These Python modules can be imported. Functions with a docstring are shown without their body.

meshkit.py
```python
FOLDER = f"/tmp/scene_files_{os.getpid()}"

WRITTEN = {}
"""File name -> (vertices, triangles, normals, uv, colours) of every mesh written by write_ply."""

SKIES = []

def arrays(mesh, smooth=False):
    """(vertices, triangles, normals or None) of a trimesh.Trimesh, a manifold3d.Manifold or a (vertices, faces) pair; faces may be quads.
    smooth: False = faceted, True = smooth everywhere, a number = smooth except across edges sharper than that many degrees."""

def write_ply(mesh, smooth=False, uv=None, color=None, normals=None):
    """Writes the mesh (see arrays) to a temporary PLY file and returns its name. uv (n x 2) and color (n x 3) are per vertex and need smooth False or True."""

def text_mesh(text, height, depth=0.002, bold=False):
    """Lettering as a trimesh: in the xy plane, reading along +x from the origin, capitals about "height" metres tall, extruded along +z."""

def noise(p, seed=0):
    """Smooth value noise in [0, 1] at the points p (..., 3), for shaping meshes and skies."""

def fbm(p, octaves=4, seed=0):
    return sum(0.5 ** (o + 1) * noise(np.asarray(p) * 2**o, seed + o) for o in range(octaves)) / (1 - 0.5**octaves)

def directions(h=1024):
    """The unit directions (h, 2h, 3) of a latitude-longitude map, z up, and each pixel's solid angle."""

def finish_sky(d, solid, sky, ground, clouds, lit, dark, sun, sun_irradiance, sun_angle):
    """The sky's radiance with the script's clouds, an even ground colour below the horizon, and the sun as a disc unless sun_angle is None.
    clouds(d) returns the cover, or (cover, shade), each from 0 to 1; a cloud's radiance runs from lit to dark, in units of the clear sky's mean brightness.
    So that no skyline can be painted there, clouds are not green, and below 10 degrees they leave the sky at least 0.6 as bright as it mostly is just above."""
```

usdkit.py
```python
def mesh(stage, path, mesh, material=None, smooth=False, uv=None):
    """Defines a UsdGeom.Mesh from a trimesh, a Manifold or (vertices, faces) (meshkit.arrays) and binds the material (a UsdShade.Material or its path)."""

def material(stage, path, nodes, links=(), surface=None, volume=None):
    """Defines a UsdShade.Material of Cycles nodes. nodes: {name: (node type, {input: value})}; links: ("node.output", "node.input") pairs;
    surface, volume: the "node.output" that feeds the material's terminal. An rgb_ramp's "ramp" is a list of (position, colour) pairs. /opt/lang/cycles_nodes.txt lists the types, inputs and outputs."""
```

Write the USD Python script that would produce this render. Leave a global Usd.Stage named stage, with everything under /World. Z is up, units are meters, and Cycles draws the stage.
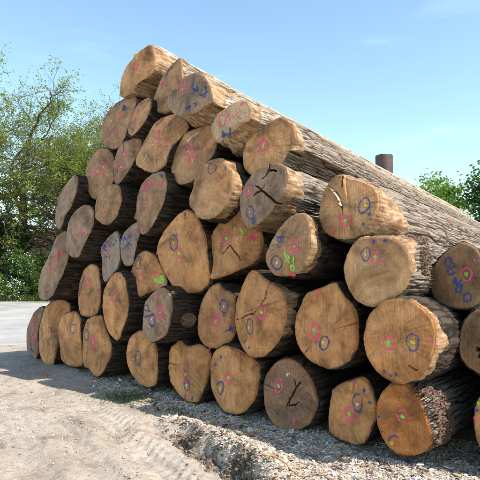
import math
import numpy as np
import trimesh
import usdkit
import meshkit
from pxr import Usd, UsdGeom, UsdLux, UsdShade, Gf, Sdf, Vt
from scipy import ndimage
from shapely.geometry import Polygon, LineString

stage = Usd.Stage.CreateInMemory()
UsdGeom.SetStageUpAxis(stage, UsdGeom.Tokens.z)
UsdGeom.SetStageMetersPerUnit(stage, 1.0)
UsdGeom.Xform.Define(stage, '/World')
UsdGeom.Scope.Define(stage, '/World/Looks')
rng = np.random.default_rng(7)

# ---------------------------------------------------------------- camera
CAM = np.array([0.0, -4.4457, 1.6])
HEAD, PITCH = math.radians(45.0), math.atan(42 / 500.0)
FW = np.array([-math.sin(HEAD), math.cos(HEAD), 0.0]); RT = np.array([math.cos(HEAD), math.sin(HEAD), 0.0])
fwd = FW * math.cos(PITCH) + np.array([0, 0, math.sin(PITCH)])
cup = -FW * math.sin(PITCH) + np.array([0, 0, math.cos(PITCH)])
cam = UsdGeom.Camera.Define(stage, '/World/camera')
cam.AddTransformOp().Set(Gf.Matrix4d(*RT, 0, *cup, 0, *(-fwd), 0, *CAM, 1))
cam.CreateHorizontalApertureAttr(36.0); cam.CreateVerticalApertureAttr(36.0); cam.CreateFocalLengthAttr(37.5)
cam.CreateClippingRangeAttr(Gf.Vec2f(0.1, 3000))
cam.CreateExposureAttr(1.28)

# ---------------------------------------------------------------- sun and sky
SUN = np.array([0.95, 0.18, 1.0]); SUN /= np.linalg.norm(SUN)
M = lambda name, nodes, links=(), surface=None, volume=None: usdkit.material(stage, '/World/Looks/' + name, nodes, links, surface, volume)
sky_mat = M('sky_look', {
    'sky': ('sky_texture', {'sky_type': 'single_scattering', 'sun_disc': False, 'sun_elevation': math.asin(SUN[2]), 'sun_rotation': math.atan2(SUN[0], SUN[1]), 'air_density': 1.2, 'aerosol_density': 0.7, 'ozone_density': 0.0}),
    'tc': ('texture_coordinate', {}),
    'mp': ('mapping', {'scale': (2.0, 2.0, 9.0)}),
    'nz': ('noise_texture', {'scale': 1.6, 'detail': 5.0, 'roughness': 0.55}),
    'rp': ('rgb_ramp', {'ramp': [(0.0, (0.0, 0.0, 0.0)), (0.55, (0.0, 0.0, 0.0)), (0.85, (0.14, 0.14, 0.14)), (1.0, (0.2, 0.2, 0.2))]}),
    'wb': ('mix', {'mix_type': 'multiply', 'fac': 1.0, 'color2': (0.93, 1.05, 1.04)}),
    'mx': ('mix', {'color2': (8.0, 8.4, 8.8)}),
    'bg': ('background_shader', {'strength': 0.115})},
    [('tc.generated', 'mp.vector'), ('mp.vector', 'nz.vector'), ('nz.fac', 'rp.fac'), ('rp.color', 'mx.fac'), ('sky.color', 'wb.color1'), ('wb.color', 'mx.color1'), ('mx.color', 'bg.color')], 'bg.background')
dome = UsdLux.DomeLight.Define(stage, '/World/sky')
UsdShade.MaterialBindingAPI.Apply(dome.GetPrim()).Bind(sky_mat)
sun = UsdLux.DistantLight.Define(stage, '/World/sun')
sun.CreateIntensityAttr(1.0); sun.CreateAngleAttr(0.53); sun.CreateNormalizeAttr(True); sun.CreateColorAttr(Gf.Vec3f(1.0, 0.94, 0.86))
zx = np.cross([0, 0, 1.0], SUN); zx /= np.linalg.norm(zx); zy = np.cross(SUN, zx)
sun.AddTransformOp().Set(Gf.Matrix4d(*zx, 0, *zy, 0, *SUN, 0, 0, 0, 30, 1))

# ---------------------------------------------------------------- helpers
used = {}
def numbered(path):
    n = used.get(path, 0); used[path] = n + 1
    return path if n == 0 else f'{path}_{n:03d}'
def tag(p, label=None, cat=None, group=None, kind=None):
    for k, v in (('label', label), ('category', cat), ('group', group), ('kind', kind)):
        if v: p.SetCustomDataByKey(k, v)
    return p
def thing(name, label, cat, loc=(0, 0, 0), rotz=0.0, group=None):
    x = UsdGeom.Xform.Define(stage, numbered('/World/' + name))
    x.AddTranslateOp().Set(Gf.Vec3d(*map(float, loc)))
    if rotz: x.AddRotateZOp().Set(math.degrees(rotz))
    return tag(x.GetPrim(), label, cat, group)
def obj(name, mesh, mat, parent=None, smooth=False, attrs=None, label=None):
    base = str(parent.GetPath()) if parent is not None else '/World'
    m = usdkit.mesh(stage, numbered(base + '/' + name), mesh, mat, smooth=smooth)
    m.CreateDoubleSidedAttr(True)
    for k, v in (attrs or {}).items():
        v = np.asarray(v, np.float32)
        t, arr = (Sdf.ValueTypeNames.FloatArray, Vt.FloatArray) if v.ndim == 1 else (Sdf.ValueTypeNames.Vector3fArray, Vt.Vec3fArray)
        UsdGeom.PrimvarsAPI(m).CreatePrimvar(k, t, 'vertex').Set(arr.FromNumpy(np.ascontiguousarray(v)))
    p = m.GetPrim()
    if label: p.SetCustomDataByKey('label', label)
    return p
def sstep(a, b, x):
    t = np.clip((x - a) / (b - a), 0, 1); return t * t * (3 - 2 * t)
fbm, noise = meshkit.fbm, meshkit.noise
def world(px, depth, z=0.0):
    """a point on the flat ground, by its bearing from the viewpoint (480-wide picture) and its distance along the view"""
    p = CAM + (FW + RT * ((px - 240) / 500.0)) * depth; p[2] = z; return p
def tube(pts, radii, n=6, cap=True):
    pts = np.asarray(pts, float); radii = np.broadcast_to(radii, len(pts))
    d = np.gradient(pts, axis=0); d /= np.maximum(np.linalg.norm(d, axis=1, keepdims=True), 1e-9)
    ref = np.array([0.31, 0.17, 0.93]) if abs(d[0][2]) < 0.8 else np.array([0.9, 0.4, 0.1])
    u = np.cross(d, ref); u /= np.linalg.norm(u, axis=1, keepdims=True); w = np.cross(d, u)
    a = np.arange(n) * 2 * np.pi / n
    v = (pts[:, None] + radii[:, None, None] * (np.cos(a)[None, :, None] * u[:, None] + np.sin(a)[None, :, None] * w[:, None])).reshape(-1, 3)
    i, j = np.meshgrid(np.arange(len(pts) - 1), np.arange(n), indexing='ij')
    q = np.stack([i * n + j, i * n + (j + 1) % n, (i + 1) * n + (j + 1) % n, (i + 1) * n + j], -1).reshape(-1, 4)
    f = np.vstack([q[:, [0, 1, 2]], q[:, [0, 2, 3]]])
    if cap:
        k = len(v); v = np.vstack([v, pts[:1], pts[-1:]])
        e = np.arange(n); m = (len(pts) - 1) * n
        f = np.vstack([f, np.stack([np.full(n, k), (e + 1) % n, e], 1), np.stack([np.full(n, k + 1), m + e, m + (e + 1) % n], 1)])
    return v, f
def join(parts):
    vs, fs, k = [], [], 0
    for v, f in parts:
        vs.append(v); fs.append(np.asarray(f) + k); k += len(v)
    return np.vstack(vs), np.vstack(fs)
def revolve(profile, n=32):
    m = trimesh.creation.revolve(np.array(profile, float), sections=n); return m.vertices, m.faces

# ---------------------------------------------------------------- ground
def bank_edge(x): return -0.86 - 0.23 * (x + 4.6) - 0.10 * (fbm(np.stack([x * 2.1, x * 0, x * 0], -1), 4, 5) - 0.5) * 2
def chip_mask(x, y):
    e = bank_edge(x)
    return sstep(-0.25, 0.12, y - e + 0.35 * (fbm(np.stack([x * 1.7, y * 1.7, x * 0], -1), 3, 9) - 0.5)) * sstep(-10.5, -8.0, x + y * 1.5 + 0.5) * (1 - sstep(6, 9, y))
def ground_h(x, y):
    x, y = np.asarray(x, float), np.asarray(y, float)
    near = np.exp(-((x + 4) / 9.0) ** 4) * np.exp(-((y + 1) / 5.0) ** 4)
    P = np.stack([x, y, x * 0], -1)
    e = bank_edge(x)
    t = y - e
    drop = 0.11 * sstep(-5.2, -3.9, x) * (0.75 + 0.5 * fbm(P * 1.3, 3, 3))
    wall = sstep(-0.07, 0.03, t + 0.26 * (fbm(P * 5.0, 4, 31) - 0.5))
    h = -drop * (1 - wall) + 0.11 * drop / 0.11 * np.exp(-((t + 0.02) / 0.15) ** 2) * (fbm(P * np.array([9.0, 13.0, 1]), 4, 41) - 0.5)
    lip = 0.10 * np.exp(-((t - 0.12) / 0.14) ** 2) * sstep(-5.4, -4.0, x) * (0.4 + 1.2 * fbm(P * 3.1, 3, 8))
    rough = chip_mask(x, y) * (1 - sstep(0.0, 0.5, y))
    amp = 0.02 + 0.075 * sstep(-5.5, -2.6, x)
    h = h + lip + rough * (amp * (fbm(P * 2.4, 4, 12) - 0.5) * 1.6 + 0.022 * (fbm(P * 11.0, 3, 77) - 0.5))
    along = t
    ruts = (0.028 * np.sin(along * 13.0 + 1.2 * fbm(P * 0.9, 2, 4)) + 0.016 * np.sin(along * 52.0 + 1.5 * fbm(P * 2.0, 2, 14)) * fbm(P * 1.1, 2, 61)) * sstep(-2.6, -1.2, t) * (1 - wall) * sstep(-7.0, -4.2, x)
    for tc in (-0.55, -1.95):
        q = np.abs(along - tc)
        ruts = ruts + (0.012 * np.sin(2 * np.pi * (7.5 * x * 1.03 + 5.0 * q)) * sstep(0.30, 0.55, fbm(P * 1.2 + tc, 2, 62)) * sstep(0.26, 0.18, q) - 0.018 * np.exp(-(q / 0.24) ** 4)) * (1 - wall) * sstep(-7.5, -5.0, x)
    h = h + ruts + (1 - wall) * (0.035 * (fbm(P * 0.9, 4, 21) - 0.5) + 0.014 * (fbm(P * 5.0, 4, 22) - 0.5) + 0.013 * (fbm(P * 17.0, 3, 23) - 0.5) * (0.4 + 1.2 * fbm(P * 1.3, 2, 55)))
    return h * near - 0.012
def earth_shade_mask(x, y):
    """where wheels tore up dark earth along the bank; tone doubles as painted shade"""
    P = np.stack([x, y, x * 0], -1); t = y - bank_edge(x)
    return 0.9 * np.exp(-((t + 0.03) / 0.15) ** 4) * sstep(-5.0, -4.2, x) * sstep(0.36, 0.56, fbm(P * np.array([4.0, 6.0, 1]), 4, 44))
def axis_coords(lo, hi, step, far):
    c = list(np.arange(lo, hi + step / 2, step)); s = step
    a, b = [], []
    x = hi
    while x < far: s *= 1.28; x += s; b.append(x)
    s, x = step, lo
    while x > -far: s *= 1.28; x -= s; a.append(x)
    return np.array(a[::-1] + c + b)
gx, gy = axis_coords(-11.5, -0.6, 0.03, 1500), axis_coords(-3.4, 0.6, 0.019, 1500)
X, Y = np.meshgrid(gx, gy, indexing='ij')
Z = ground_h(X, Y)
i, j = np.meshgrid(np.arange(len(gx) - 1), np.arange(len(gy) - 1), indexing='ij')
k = len(gy)
gq = np.stack([i * k + j, (i + 1) * k + j, (i + 1) * k + j + 1, i * k + j + 1], -1).reshape(-1, 4)
ground_mat = M('dirt', {
    'g': ('geometry', {}), 'cm': ('attribute', {'attribute': 'chips'}), 'da': ('attribute', {'attribute': 'earth_shade'}), 'm5': ('mix', {'color2': (0.10, 0.072, 0.052)}),  # dark earth tone along the bank that also paints in its shade
    'n1': ('noise_texture', {'scale': 0.55, 'detail': 6.0, 'roughness': 0.6}), 'n2': ('noise_texture', {'scale': 9.0, 'detail': 6.0, 'roughness': 0.7}), 'n3': ('noise_texture', {'scale': 55.0, 'detail': 6.0, 'roughness': 0.8}),
    'vo': ('voronoi_texture', {'scale': 38.0, 'randomness': 1.0}), 
    'r1': ('rgb_ramp', {'ramp': [(0.3, (0.25, 0.205, 0.163)), (0.5, (0.345, 0.296, 0.247)), (0.72, (0.41, 0.362, 0.31))]}),
    'r2': ('rgb_ramp', {'ramp': [(0.25, (0.42, 0.38, 0.34)), (0.47, (0.92, 0.92, 0.92)), (0.75, (1.14, 1.12, 1.08))]}),
    'r3': ('rgb_ramp', {'ramp': [(0.3, (0.13, 0.095, 0.07)), (0.44, (0.29, 0.235, 0.185)), (0.56, (0.42, 0.36, 0.295)), (0.72, (0.53, 0.47, 0.40))]}),
    'n4': ('noise_texture', {'scale': 2.2, 'detail': 7.0, 'roughness': 0.7, 'distortion': 0.8}), 'r4': ('rgb_ramp', {'ramp': [(0.34, (0.62, 0.58, 0.54)), (0.48, (1, 1, 1)), (0.7, (1.06, 1.06, 1.05))]}), 'm4': ('mix', {'mix_type': 'multiply', 'fac': 0.9}), 'm1': ('mix', {'mix_type': 'multiply', 'fac': 0.85}), 'm2': ('mix', {}),
    'r6': ('rgb_ramp', {'ramp': [(0.34, (0.60, 0.56, 0.52)), (0.5, (1, 1, 1)), (0.68, (1.16, 1.15, 1.13))]}), 'm6': ('mix', {'mix_type': 'multiply', 'fac': 0.9}),
    'b1': ('bump', {'strength': 0.7, 'distance': 0.025}), 'b2': ('bump', {'strength': 0.8, 'distance': 0.008}),
    'p': ('principled_bsdf', {'roughness': 0.95, 'specular_ior_level': 0.15})},
    [('g.position', 'n1.vector'), ('g.position', 'n2.vector'), ('g.position', 'n3.vector'), ('g.position', 'vo.vector'), ('n1.fac', 'r1.fac'), ('n2.fac', 'r2.fac'), ('n3.fac', 'r3.fac'),
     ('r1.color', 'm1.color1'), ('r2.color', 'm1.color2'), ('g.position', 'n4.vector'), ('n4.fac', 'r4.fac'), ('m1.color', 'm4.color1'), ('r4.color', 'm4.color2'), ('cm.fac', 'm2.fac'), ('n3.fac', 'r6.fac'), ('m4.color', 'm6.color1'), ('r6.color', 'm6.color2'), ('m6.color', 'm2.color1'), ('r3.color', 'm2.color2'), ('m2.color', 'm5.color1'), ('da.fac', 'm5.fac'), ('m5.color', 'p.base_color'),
     ('n2.fac', 'b1.height'), ('n3.fac', 'b2.height'), ('b1.normal', 'b2.normal'), ('b2.normal', 'p.normal')], 'p.BSDF')
gv = np.stack([X, Y, Z], -1).reshape(-1, 3)
tag(obj('ground', (gv, gq), ground_mat, smooth=True, attrs={'chips': np.clip(chip_mask(gv[:, 0], gv[:, 1]) * 0.8, 0, 1), 'earth_shade': earth_shade_mask(gv[:, 0], gv[:, 1])}), kind='structure')

# pale yard beyond the stack, lying across the view
yard_mat = M('pale_paving', {
    'g': ('geometry', {}), 'n1': ('noise_texture', {'scale': 0.3, 'detail': 10.0, 'roughness': 0.74}), 'n2': ('noise_texture', {'scale': 25.0, 'detail': 4.0}),
    'ed': ('attribute', {'attribute': 'edge'}), 'edm': ('math', {'math_type': 'multiply_add', 'value2': 1.6}), 'edr': ('map_range', {'from_min': 0.62, 'from_max': 0.95, 'clamp': True}), 'mx': ('mix', {'color1': (0.36, 0.31, 0.255)}),
    'r1': ('rgb_ramp', {'ramp': [(0.36, (0.19, 0.172, 0.15)), (0.5, (0.275, 0.26, 0.237)), (0.64, (0.325, 0.315, 0.295))]}), 'b': ('bump', {'strength': 0.3, 'distance': 0.01}),
    'p': ('principled_bsdf', {'roughness': 0.9})},
    [('g.position', 'n1.vector'), ('g.position', 'n2.vector'), ('n1.fac', 'r1.fac'), ('ed.fac', 'edm.value1'), ('n1.fac', 'edm.value3'), ('edm.value', 'edr.value'), ('edr.result', 'mx.fac'), ('r1.color', 'mx.color2'), ('mx.color', 'p.base_color'), ('n2.fac', 'b.height'), ('b.normal', 'p.normal')], 'p.BSDF')
lat = np.linspace(-60, 40, 201)
def dl(depth, l): p = CAM + FW * depth + RT * l; return p
rows = []
ts = np.linspace(0, 1, 9) ** 2
for t in ts:
    row = []
    for l in lat:
        d0 = 13.2 + 1.2 * (fbm(np.array([[l * 0.6, 0, 0]]), 4, 2)[0] - 0.5) * 2 + max(0, l + 5) * 0.55
        p = dl(d0 + (41.5 - d0) * t, l); p[2] = ground_h(p[0], p[1]) + 0.004 + 0.004 * (t > 0); row.append(p)
    rows.append(row)
rows = np.array(rows)
i, j = np.meshgrid(np.arange(8), np.arange(200), indexing='ij')
yq = np.stack([i * 201 + j, i * 201 + j + 1, (i + 1) * 201 + j + 1, (i + 1) * 201 + j], -1).reshape(-1, 4)
tag(obj('paved_yard', (rows.reshape(-1, 3), yq), yard_mat, smooth=True, attrs={'edge': np.repeat(np.clip(np.arange(9) / 3.0, 0, 1), 201)}), kind='structure')

# ---------------------------------------------------------------- log materials
TONES = {  # heartwood, sapwood streak, dark
    'tan': ((0.320, 0.172, 0.080), (0.42, 0.245, 0.122), (0.15, 0.072, 0.032)),
    'pale': ((0.37, 0.240, 0.145), (0.47, 0.325, 0.205), (0.20, 0.115, 0.065)),
    'greytan': ((0.240, 0.130, 0.066), (0.33, 0.190, 0.100), (0.105, 0.055, 0.030)),
    'grey': ((0.220, 0.135, 0.084), (0.31, 0.205, 0.135), (0.090, 0.055, 0.036)),
    'lilac': ((0.220, 0.160, 0.136), (0.30, 0.228, 0.198), (0.10, 0.070, 0.058)),
    'fresh': ((0.350, 0.168, 0.066), (0.445, 0.228, 0.098), (0.18, 0.074, 0.026)),
    'rust': ((0.33, 0.130, 0.037), (0.42, 0.178, 0.056), (0.16, 0.057, 0.016)),
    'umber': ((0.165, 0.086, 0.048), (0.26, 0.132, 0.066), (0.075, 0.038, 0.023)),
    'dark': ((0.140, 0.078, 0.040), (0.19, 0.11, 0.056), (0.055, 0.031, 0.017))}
def end_material(name, tone, grey, rim, seed, flare):
    a, b, c = TONES[tone]
    r = np.random.default_rng(seed)
    f = r.uniform(0.9, 1.1)
    a, b, c = (tuple(np.array(q) * f * np.array([1.13, 1.045, 0.985])) for q in (a, b, c))
    greyc = (0.195, 0.130, 0.092)
    ang = r.uniform(-0.5, 0.5) + (math.pi / 2 if r.random() < 0.6 else 0)
    off = tuple(r.uniform(-50, 50, 3))
    return M(name, {
        'pol': ('attribute', {'attribute': 'pol'}), 'edge': ('attribute', {'attribute': 'edge'}), 'crk': ('attribute', {'attribute': 'crack'}), 'tc': ('texture_coordinate', {}),
        'sp': ('separate_xyz', {}),
        'off': ('mapping', {'location': off}),
        # growth rings from the distance to the pith
        'rw': ('noise_texture', {'scale': 3.0, 'detail': 3.0}), 'rwm': ('math', {'math_type': 'multiply', 'value2': 0.10}), 'ra': ('math', {'math_type': 'add'}),
        'rc': ('combine_xyz', {}), 'rn': ('noise_texture', {'scale': 75.0, 'detail': 4.0, 'roughness': 0.8}),
        # radial rays and checks
        'rm': ('mapping', {'scale': (9.0, 9.0, 1.2), 'location': off}), 'ray': ('noise_texture', {'scale': 1.6, 'detail': 4.0, 'roughness': 0.65}),
        'ckm': ('mapping', {'scale': (5.0, 5.0, 0.7), 'location': off}), 'ck': ('noise_texture', {'scale': 2.2, 'detail': 2.0, 'roughness': 0.4}),
        # saw lines
        'sr': ('mapping', {'rotation': (0, ang, 0), 'scale': (34.0, 1.0, 1.3), 'location': off}), 'saw': ('noise_texture', {'scale': 2.6, 'detail': 5.0, 'roughness': 0.8}),
        'big': ('noise_texture', {'scale': 3.4, 'detail': 5.0, 'roughness': 0.6, 'distortion': 0.6}), 'fine': ('noise_texture', {'scale': 90.0, 'detail': 3.0, 'roughness': 0.7}),
        'mid': ('noise_texture', {'scale': 14.0, 'detail': 4.0, 'roughness': 0.65}),
        'base': ('rgb_ramp', {'ramp': [(0.28, c), (0.46, a), (0.68, b)]}),
        'rayr': ('rgb_ramp', {'ramp': [(0.34, (0.50, 0.46, 0.42)), (0.5, (1, 1, 1)), (0.7, (1.24, 1.2, 1.14))]}), 'm_ray': ('mix', {'mix_type': 'multiply', 'fac': r.uniform(0.2, 0.6)}),
        'rnr': ('rgb_ramp', {'ramp': [(0.36, (0.52, 0.46, 0.41)), (0.5, (1, 1, 1)), (0.66, (1.16, 1.13, 1.09))]}), 'm_rn': ('mix', {'mix_type': 'multiply', 'fac': r.uniform(0.5, 0.85)}),
        'sawr': ('rgb_ramp', {'ramp': [(0.34, (0.55, 0.52, 0.49)), (0.5, (1, 1, 1)), (0.68, (1.2, 1.18, 1.15))]}), 'm_saw': ('mix', {'mix_type': 'multiply', 'fac': r.uniform(0.35, 0.75)}),
        'midr': ('rgb_ramp', {'ramp': [(0.3, (0.7, 0.68, 0.66)), (0.5, (1, 1, 1)), (0.75, (1.12, 1.1, 1.08))]}), 'm_mid': ('mix', {'mix_type': 'multiply', 'fac': 0.6}),
        'gn': ('rgb_ramp', {'ramp': [(0.38, (0, 0, 0)), (0.62, (1, 1, 1))]}), 'gmul': ('math', {'math_type': 'multiply', 'value2': float(grey) * 0.6}), 'gadd': ('math', {'math_type': 'multiply_add', 'value2': 0.8, 'value3': float(grey) * 0.12}), 'm_grey': ('mix', {'color2': greyc}),
        'edr': ('map_range', {'from_min': 0.024, 'from_max': 0.058, 'to_min': 1.0, 'to_max': 0.0, 'clamp': True}), 'edw': ('math', {'math_type': 'multiply', 'value2': 0.35 + 0.5 * float(rim)}),
        'm_rim': ('mix', {'color2': (0.27, 0.105, 0.028) if tone in ('fresh', 'rust', 'umber') else (0.29, 0.185, 0.095)}),
        'edn': ('math', {'math_type': 'multiply_add', 'value2': 0.075 if not flare else 0.0, 'value3': -0.030 if not flare else -1.0}), 'edb': ('math', {'math_type': 'less_than'}), 'm_bark': ('mix', {'color2': (0.062, 0.045, 0.034)}),
        'ckr': ('rgb_ramp', {'ramp': [(r.uniform(0.66, 0.72), (0, 0, 0)), (0.76, (0.8, 0.8, 0.8))]}), 'ckp': ('map_range', {'from_min': 0.06, 'from_max': 0.14, 'clamp': True}), 'ckx': ('math', {'math_type': 'multiply'}), 'm_ck': ('mix', {'color2': tuple(np.array(c) * 0.35)}),
        'm_cr': ('mix', {'color2': (0.018, 0.012, 0.009)}), 'st': ('noise_texture', {'scale': 2.1, 'detail': 7.0, 'roughness': 0.68, 'distortion': 1.2}), 'str': ('rgb_ramp', {'ramp': [(0.34, (0.40, 0.37, 0.35)), (0.5, (0.96, 0.95, 0.94)), (0.64, (1.22, 1.18, 1.1))]}), 'm_st': ('mix', {'mix_type': 'multiply', 'fac': 0.8}),
        'h1': ('math', {'math_type': 'multiply_add', 'value2': 0.6}), 'b1': ('bump', {'strength': 0.8, 'distance': 0.014}), 'b2': ('bump', {'strength': 0.5, 'distance': 0.005}),
        'p': ('principled_bsdf', {'roughness': 0.8, 'specular_ior_level': 0.25})},
        [('tc.object', 'off.vector'), ('off.vector', 'big.vector'), ('off.vector', 'fine.vector'), ('off.vector', 'mid.vector'), ('off.vector', 'rw.vector'), ('tc.object', 'sr.vector'), ('sr.vector', 'saw.vector'),
         ('pol.vector', 'sp.vector'), ('pol.vector', 'rm.vector'), ('rm.vector', 'ray.vector'), ('pol.vector', 'ckm.vector'), ('ckm.vector', 'ck.vector'),
         ('rw.fac', 'rwm.value1'), ('sp.z', 'ra.value1'), ('rwm.value', 'ra.value2'), ('ra.value', 'rc.x'), ('rc.vector', 'rn.vector'),
         ('big.fac', 'base.fac'), ('base.color', 'm_ray.color1'), ('ray.fac', 'rayr.fac'), ('rayr.color', 'm_ray.color2'), ('m_ray.color', 'm_rn.color1'), ('rn.fac', 'rnr.fac'), ('rnr.color', 'm_rn.color2'),
         ('m_rn.color', 'm_rim.color1'), ('edge.fac', 'edr.value'), ('edr.result', 'edw.value1'), ('edw.value', 'm_rim.fac'),
         ('mid.fac', 'gn.fac'), ('gn.color', 'gmul.value1'), ('gmul.value', 'gadd.value1'), ('gadd.value', 'm_grey.fac'), ('m_rim.color', 'm_grey.color1'),
         ('m_grey.color', 'm_saw.color1'), ('saw.fac', 'sawr.fac'), ('sawr.color', 'm_saw.color2'), ('m_saw.color', 'm_mid.color1'), ('mid.fac', 'midr.fac'), ('midr.color', 'm_mid.color2'),
         ('m_mid.color', 'm_ck.color1'), ('ck.fac', 'ckr.fac'), ('ckr.color', 'ckx.value1'), ('sp.z', 'ckp.value'), ('ckp.result', 'ckx.value2'), ('ckx.value', 'm_ck.fac'),
         ('big.fac', 'edn.value1'), ('edge.fac', 'edb.value1'), ('edn.value', 'edb.value2'), ('off.vector', 'st.vector'), ('st.fac', 'str.fac'), ('m_ck.color', 'm_st.color1'), ('str.color', 'm_st.color2'), ('m_st.color', 'm_bark.color1'), ('edb.value', 'm_bark.fac'),
         ('m_bark.color', 'm_cr.color1'), ('crk.fac', 'm_cr.fac'), ('m_cr.color', 'p.base_color'),
         ('saw.fac', 'h1.value1'), ('mid.fac', 'h1.value3'), ('h1.value', 'b1.height'), ('fine.fac', 'b2.height'), ('b1.normal', 'b2.normal'), ('b2.normal', 'p.normal')], 'p.BSDF')

def wood_side(name, pale, mid, dark):
    return M(name, {
        'tc': ('texture_coordinate', {}), 'mp': ('mapping', {'scale': (22.0, 2.0, 22.0)}), 'n': ('noise_texture', {'scale': 1.4, 'detail': 5.0, 'roughness': 0.65}),
        'n2': ('noise_texture', {'scale': 7.0, 'detail': 6.0, 'roughness': 0.65, 'distortion': 0.7}), 'n3': ('noise_texture', {'scale': 60.0, 'detail': 3.0}),
        'r': ('rgb_ramp', {'ramp': [(0.32, dark), (0.47, mid), (0.68, pale)]}), 'r2': ('rgb_ramp', {'ramp': [(0.36, (0.42, 0.30, 0.22)), (0.52, (1, 1, 1))]}), 'm': ('mix', {'mix_type': 'multiply', 'fac': 0.85}),
        'b': ('bump', {'strength': 0.6, 'distance': 0.012}), 'b2': ('bump', {'strength': 0.3, 'distance': 0.004}), 'p': ('principled_bsdf', {'roughness': 0.75, 'specular_ior_level': 0.25})},
        [('tc.object', 'mp.vector'), ('mp.vector', 'n.vector'), ('tc.object', 'n2.vector'), ('tc.object', 'n3.vector'), ('n.fac', 'r.fac'), ('n2.fac', 'r2.fac'), ('r.color', 'm.color1'), ('r2.color', 'm.color2'), ('m.color', 'p.base_color'),
         ('n.fac', 'b.height'), ('n3.fac', 'b2.height'), ('b.normal', 'b2.normal'), ('b2.normal', 'p.normal')], 'p.BSDF')
facet_mat = wood_side('hewn_wood', (0.43, 0.30, 0.175), (0.25, 0.148, 0.076), (0.095, 0.047, 0.023))
bare_mat = wood_side('weathered_wood', (0.37, 0.32, 0.26), (0.25, 0.20, 0.155), (0.10, 0.07, 0.05))

def bark_material(name, lightc, midc, darkc, red=0.5):
    return M(name, {
        'tc': ('texture_coordinate', {}), 'ht': ('attribute', {'attribute': 'height'}),
        'mp': ('mapping', {'scale': (46.0, 6.5, 46.0)}), 'n': ('noise_texture', {'scale': 1.0, 'detail': 5.0, 'roughness': 0.7, 'distortion': 0.4}),
        'n2': ('noise_texture', {'scale': 4.0, 'detail': 5.0, 'roughness': 0.6}), 'n3': ('noise_texture', {'scale': 110.0, 'detail': 3.0, 'roughness': 0.7}),
        'hm': ('math', {'math_type': 'multiply_add', 'value2': 0.55}), 'hn': ('math', {'math_type': 'multiply', 'value2': 0.5}),
        'r': ('rgb_ramp', {'ramp': [(0.24, darkc), (0.48, midc), (0.72, lightc)]}),
        'rr': ('rgb_ramp', {'ramp': [(0.56, (0, 0, 0)), (0.68, (red, red, red))]}), 'mr': ('mix', {'color2': (0.24, 0.105, 0.05)}),
        'b': ('bump', {'strength': 1.0, 'distance': 0.016}), 'b2': ('bump', {'strength': 0.6, 'distance': 0.005}), 'p': ('principled_bsdf', {'roughness': 0.9, 'specular_ior_level': 0.15})},
        [('tc.object', 'mp.vector'), ('mp.vector', 'n.vector'), ('tc.object', 'n2.vector'), ('tc.object', 'n3.vector'),
         ('n.fac', 'hn.value1'), ('ht.fac', 'hm.value1'), ('hn.value', 'hm.value3'), ('hm.value', 'r.fac'), ('n2.fac', 'rr.fac'), ('rr.color', 'mr.fac'), ('r.color', 'mr.color1'), ('mr.color', 'p.base_color'),
         ('n.fac', 'b.height'), ('n3.fac', 'b2.height'), ('b.normal', 'b2.normal'), ('b2.normal', 'p.normal')], 'p.BSDF')
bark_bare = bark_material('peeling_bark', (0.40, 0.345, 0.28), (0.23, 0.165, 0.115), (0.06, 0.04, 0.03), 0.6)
bark_lit = bark_material('lit_grey_bark', (0.255, 0.210, 0.170), (0.160, 0.122, 0.092), (0.034, 0.024, 0.018), 0.45)
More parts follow.
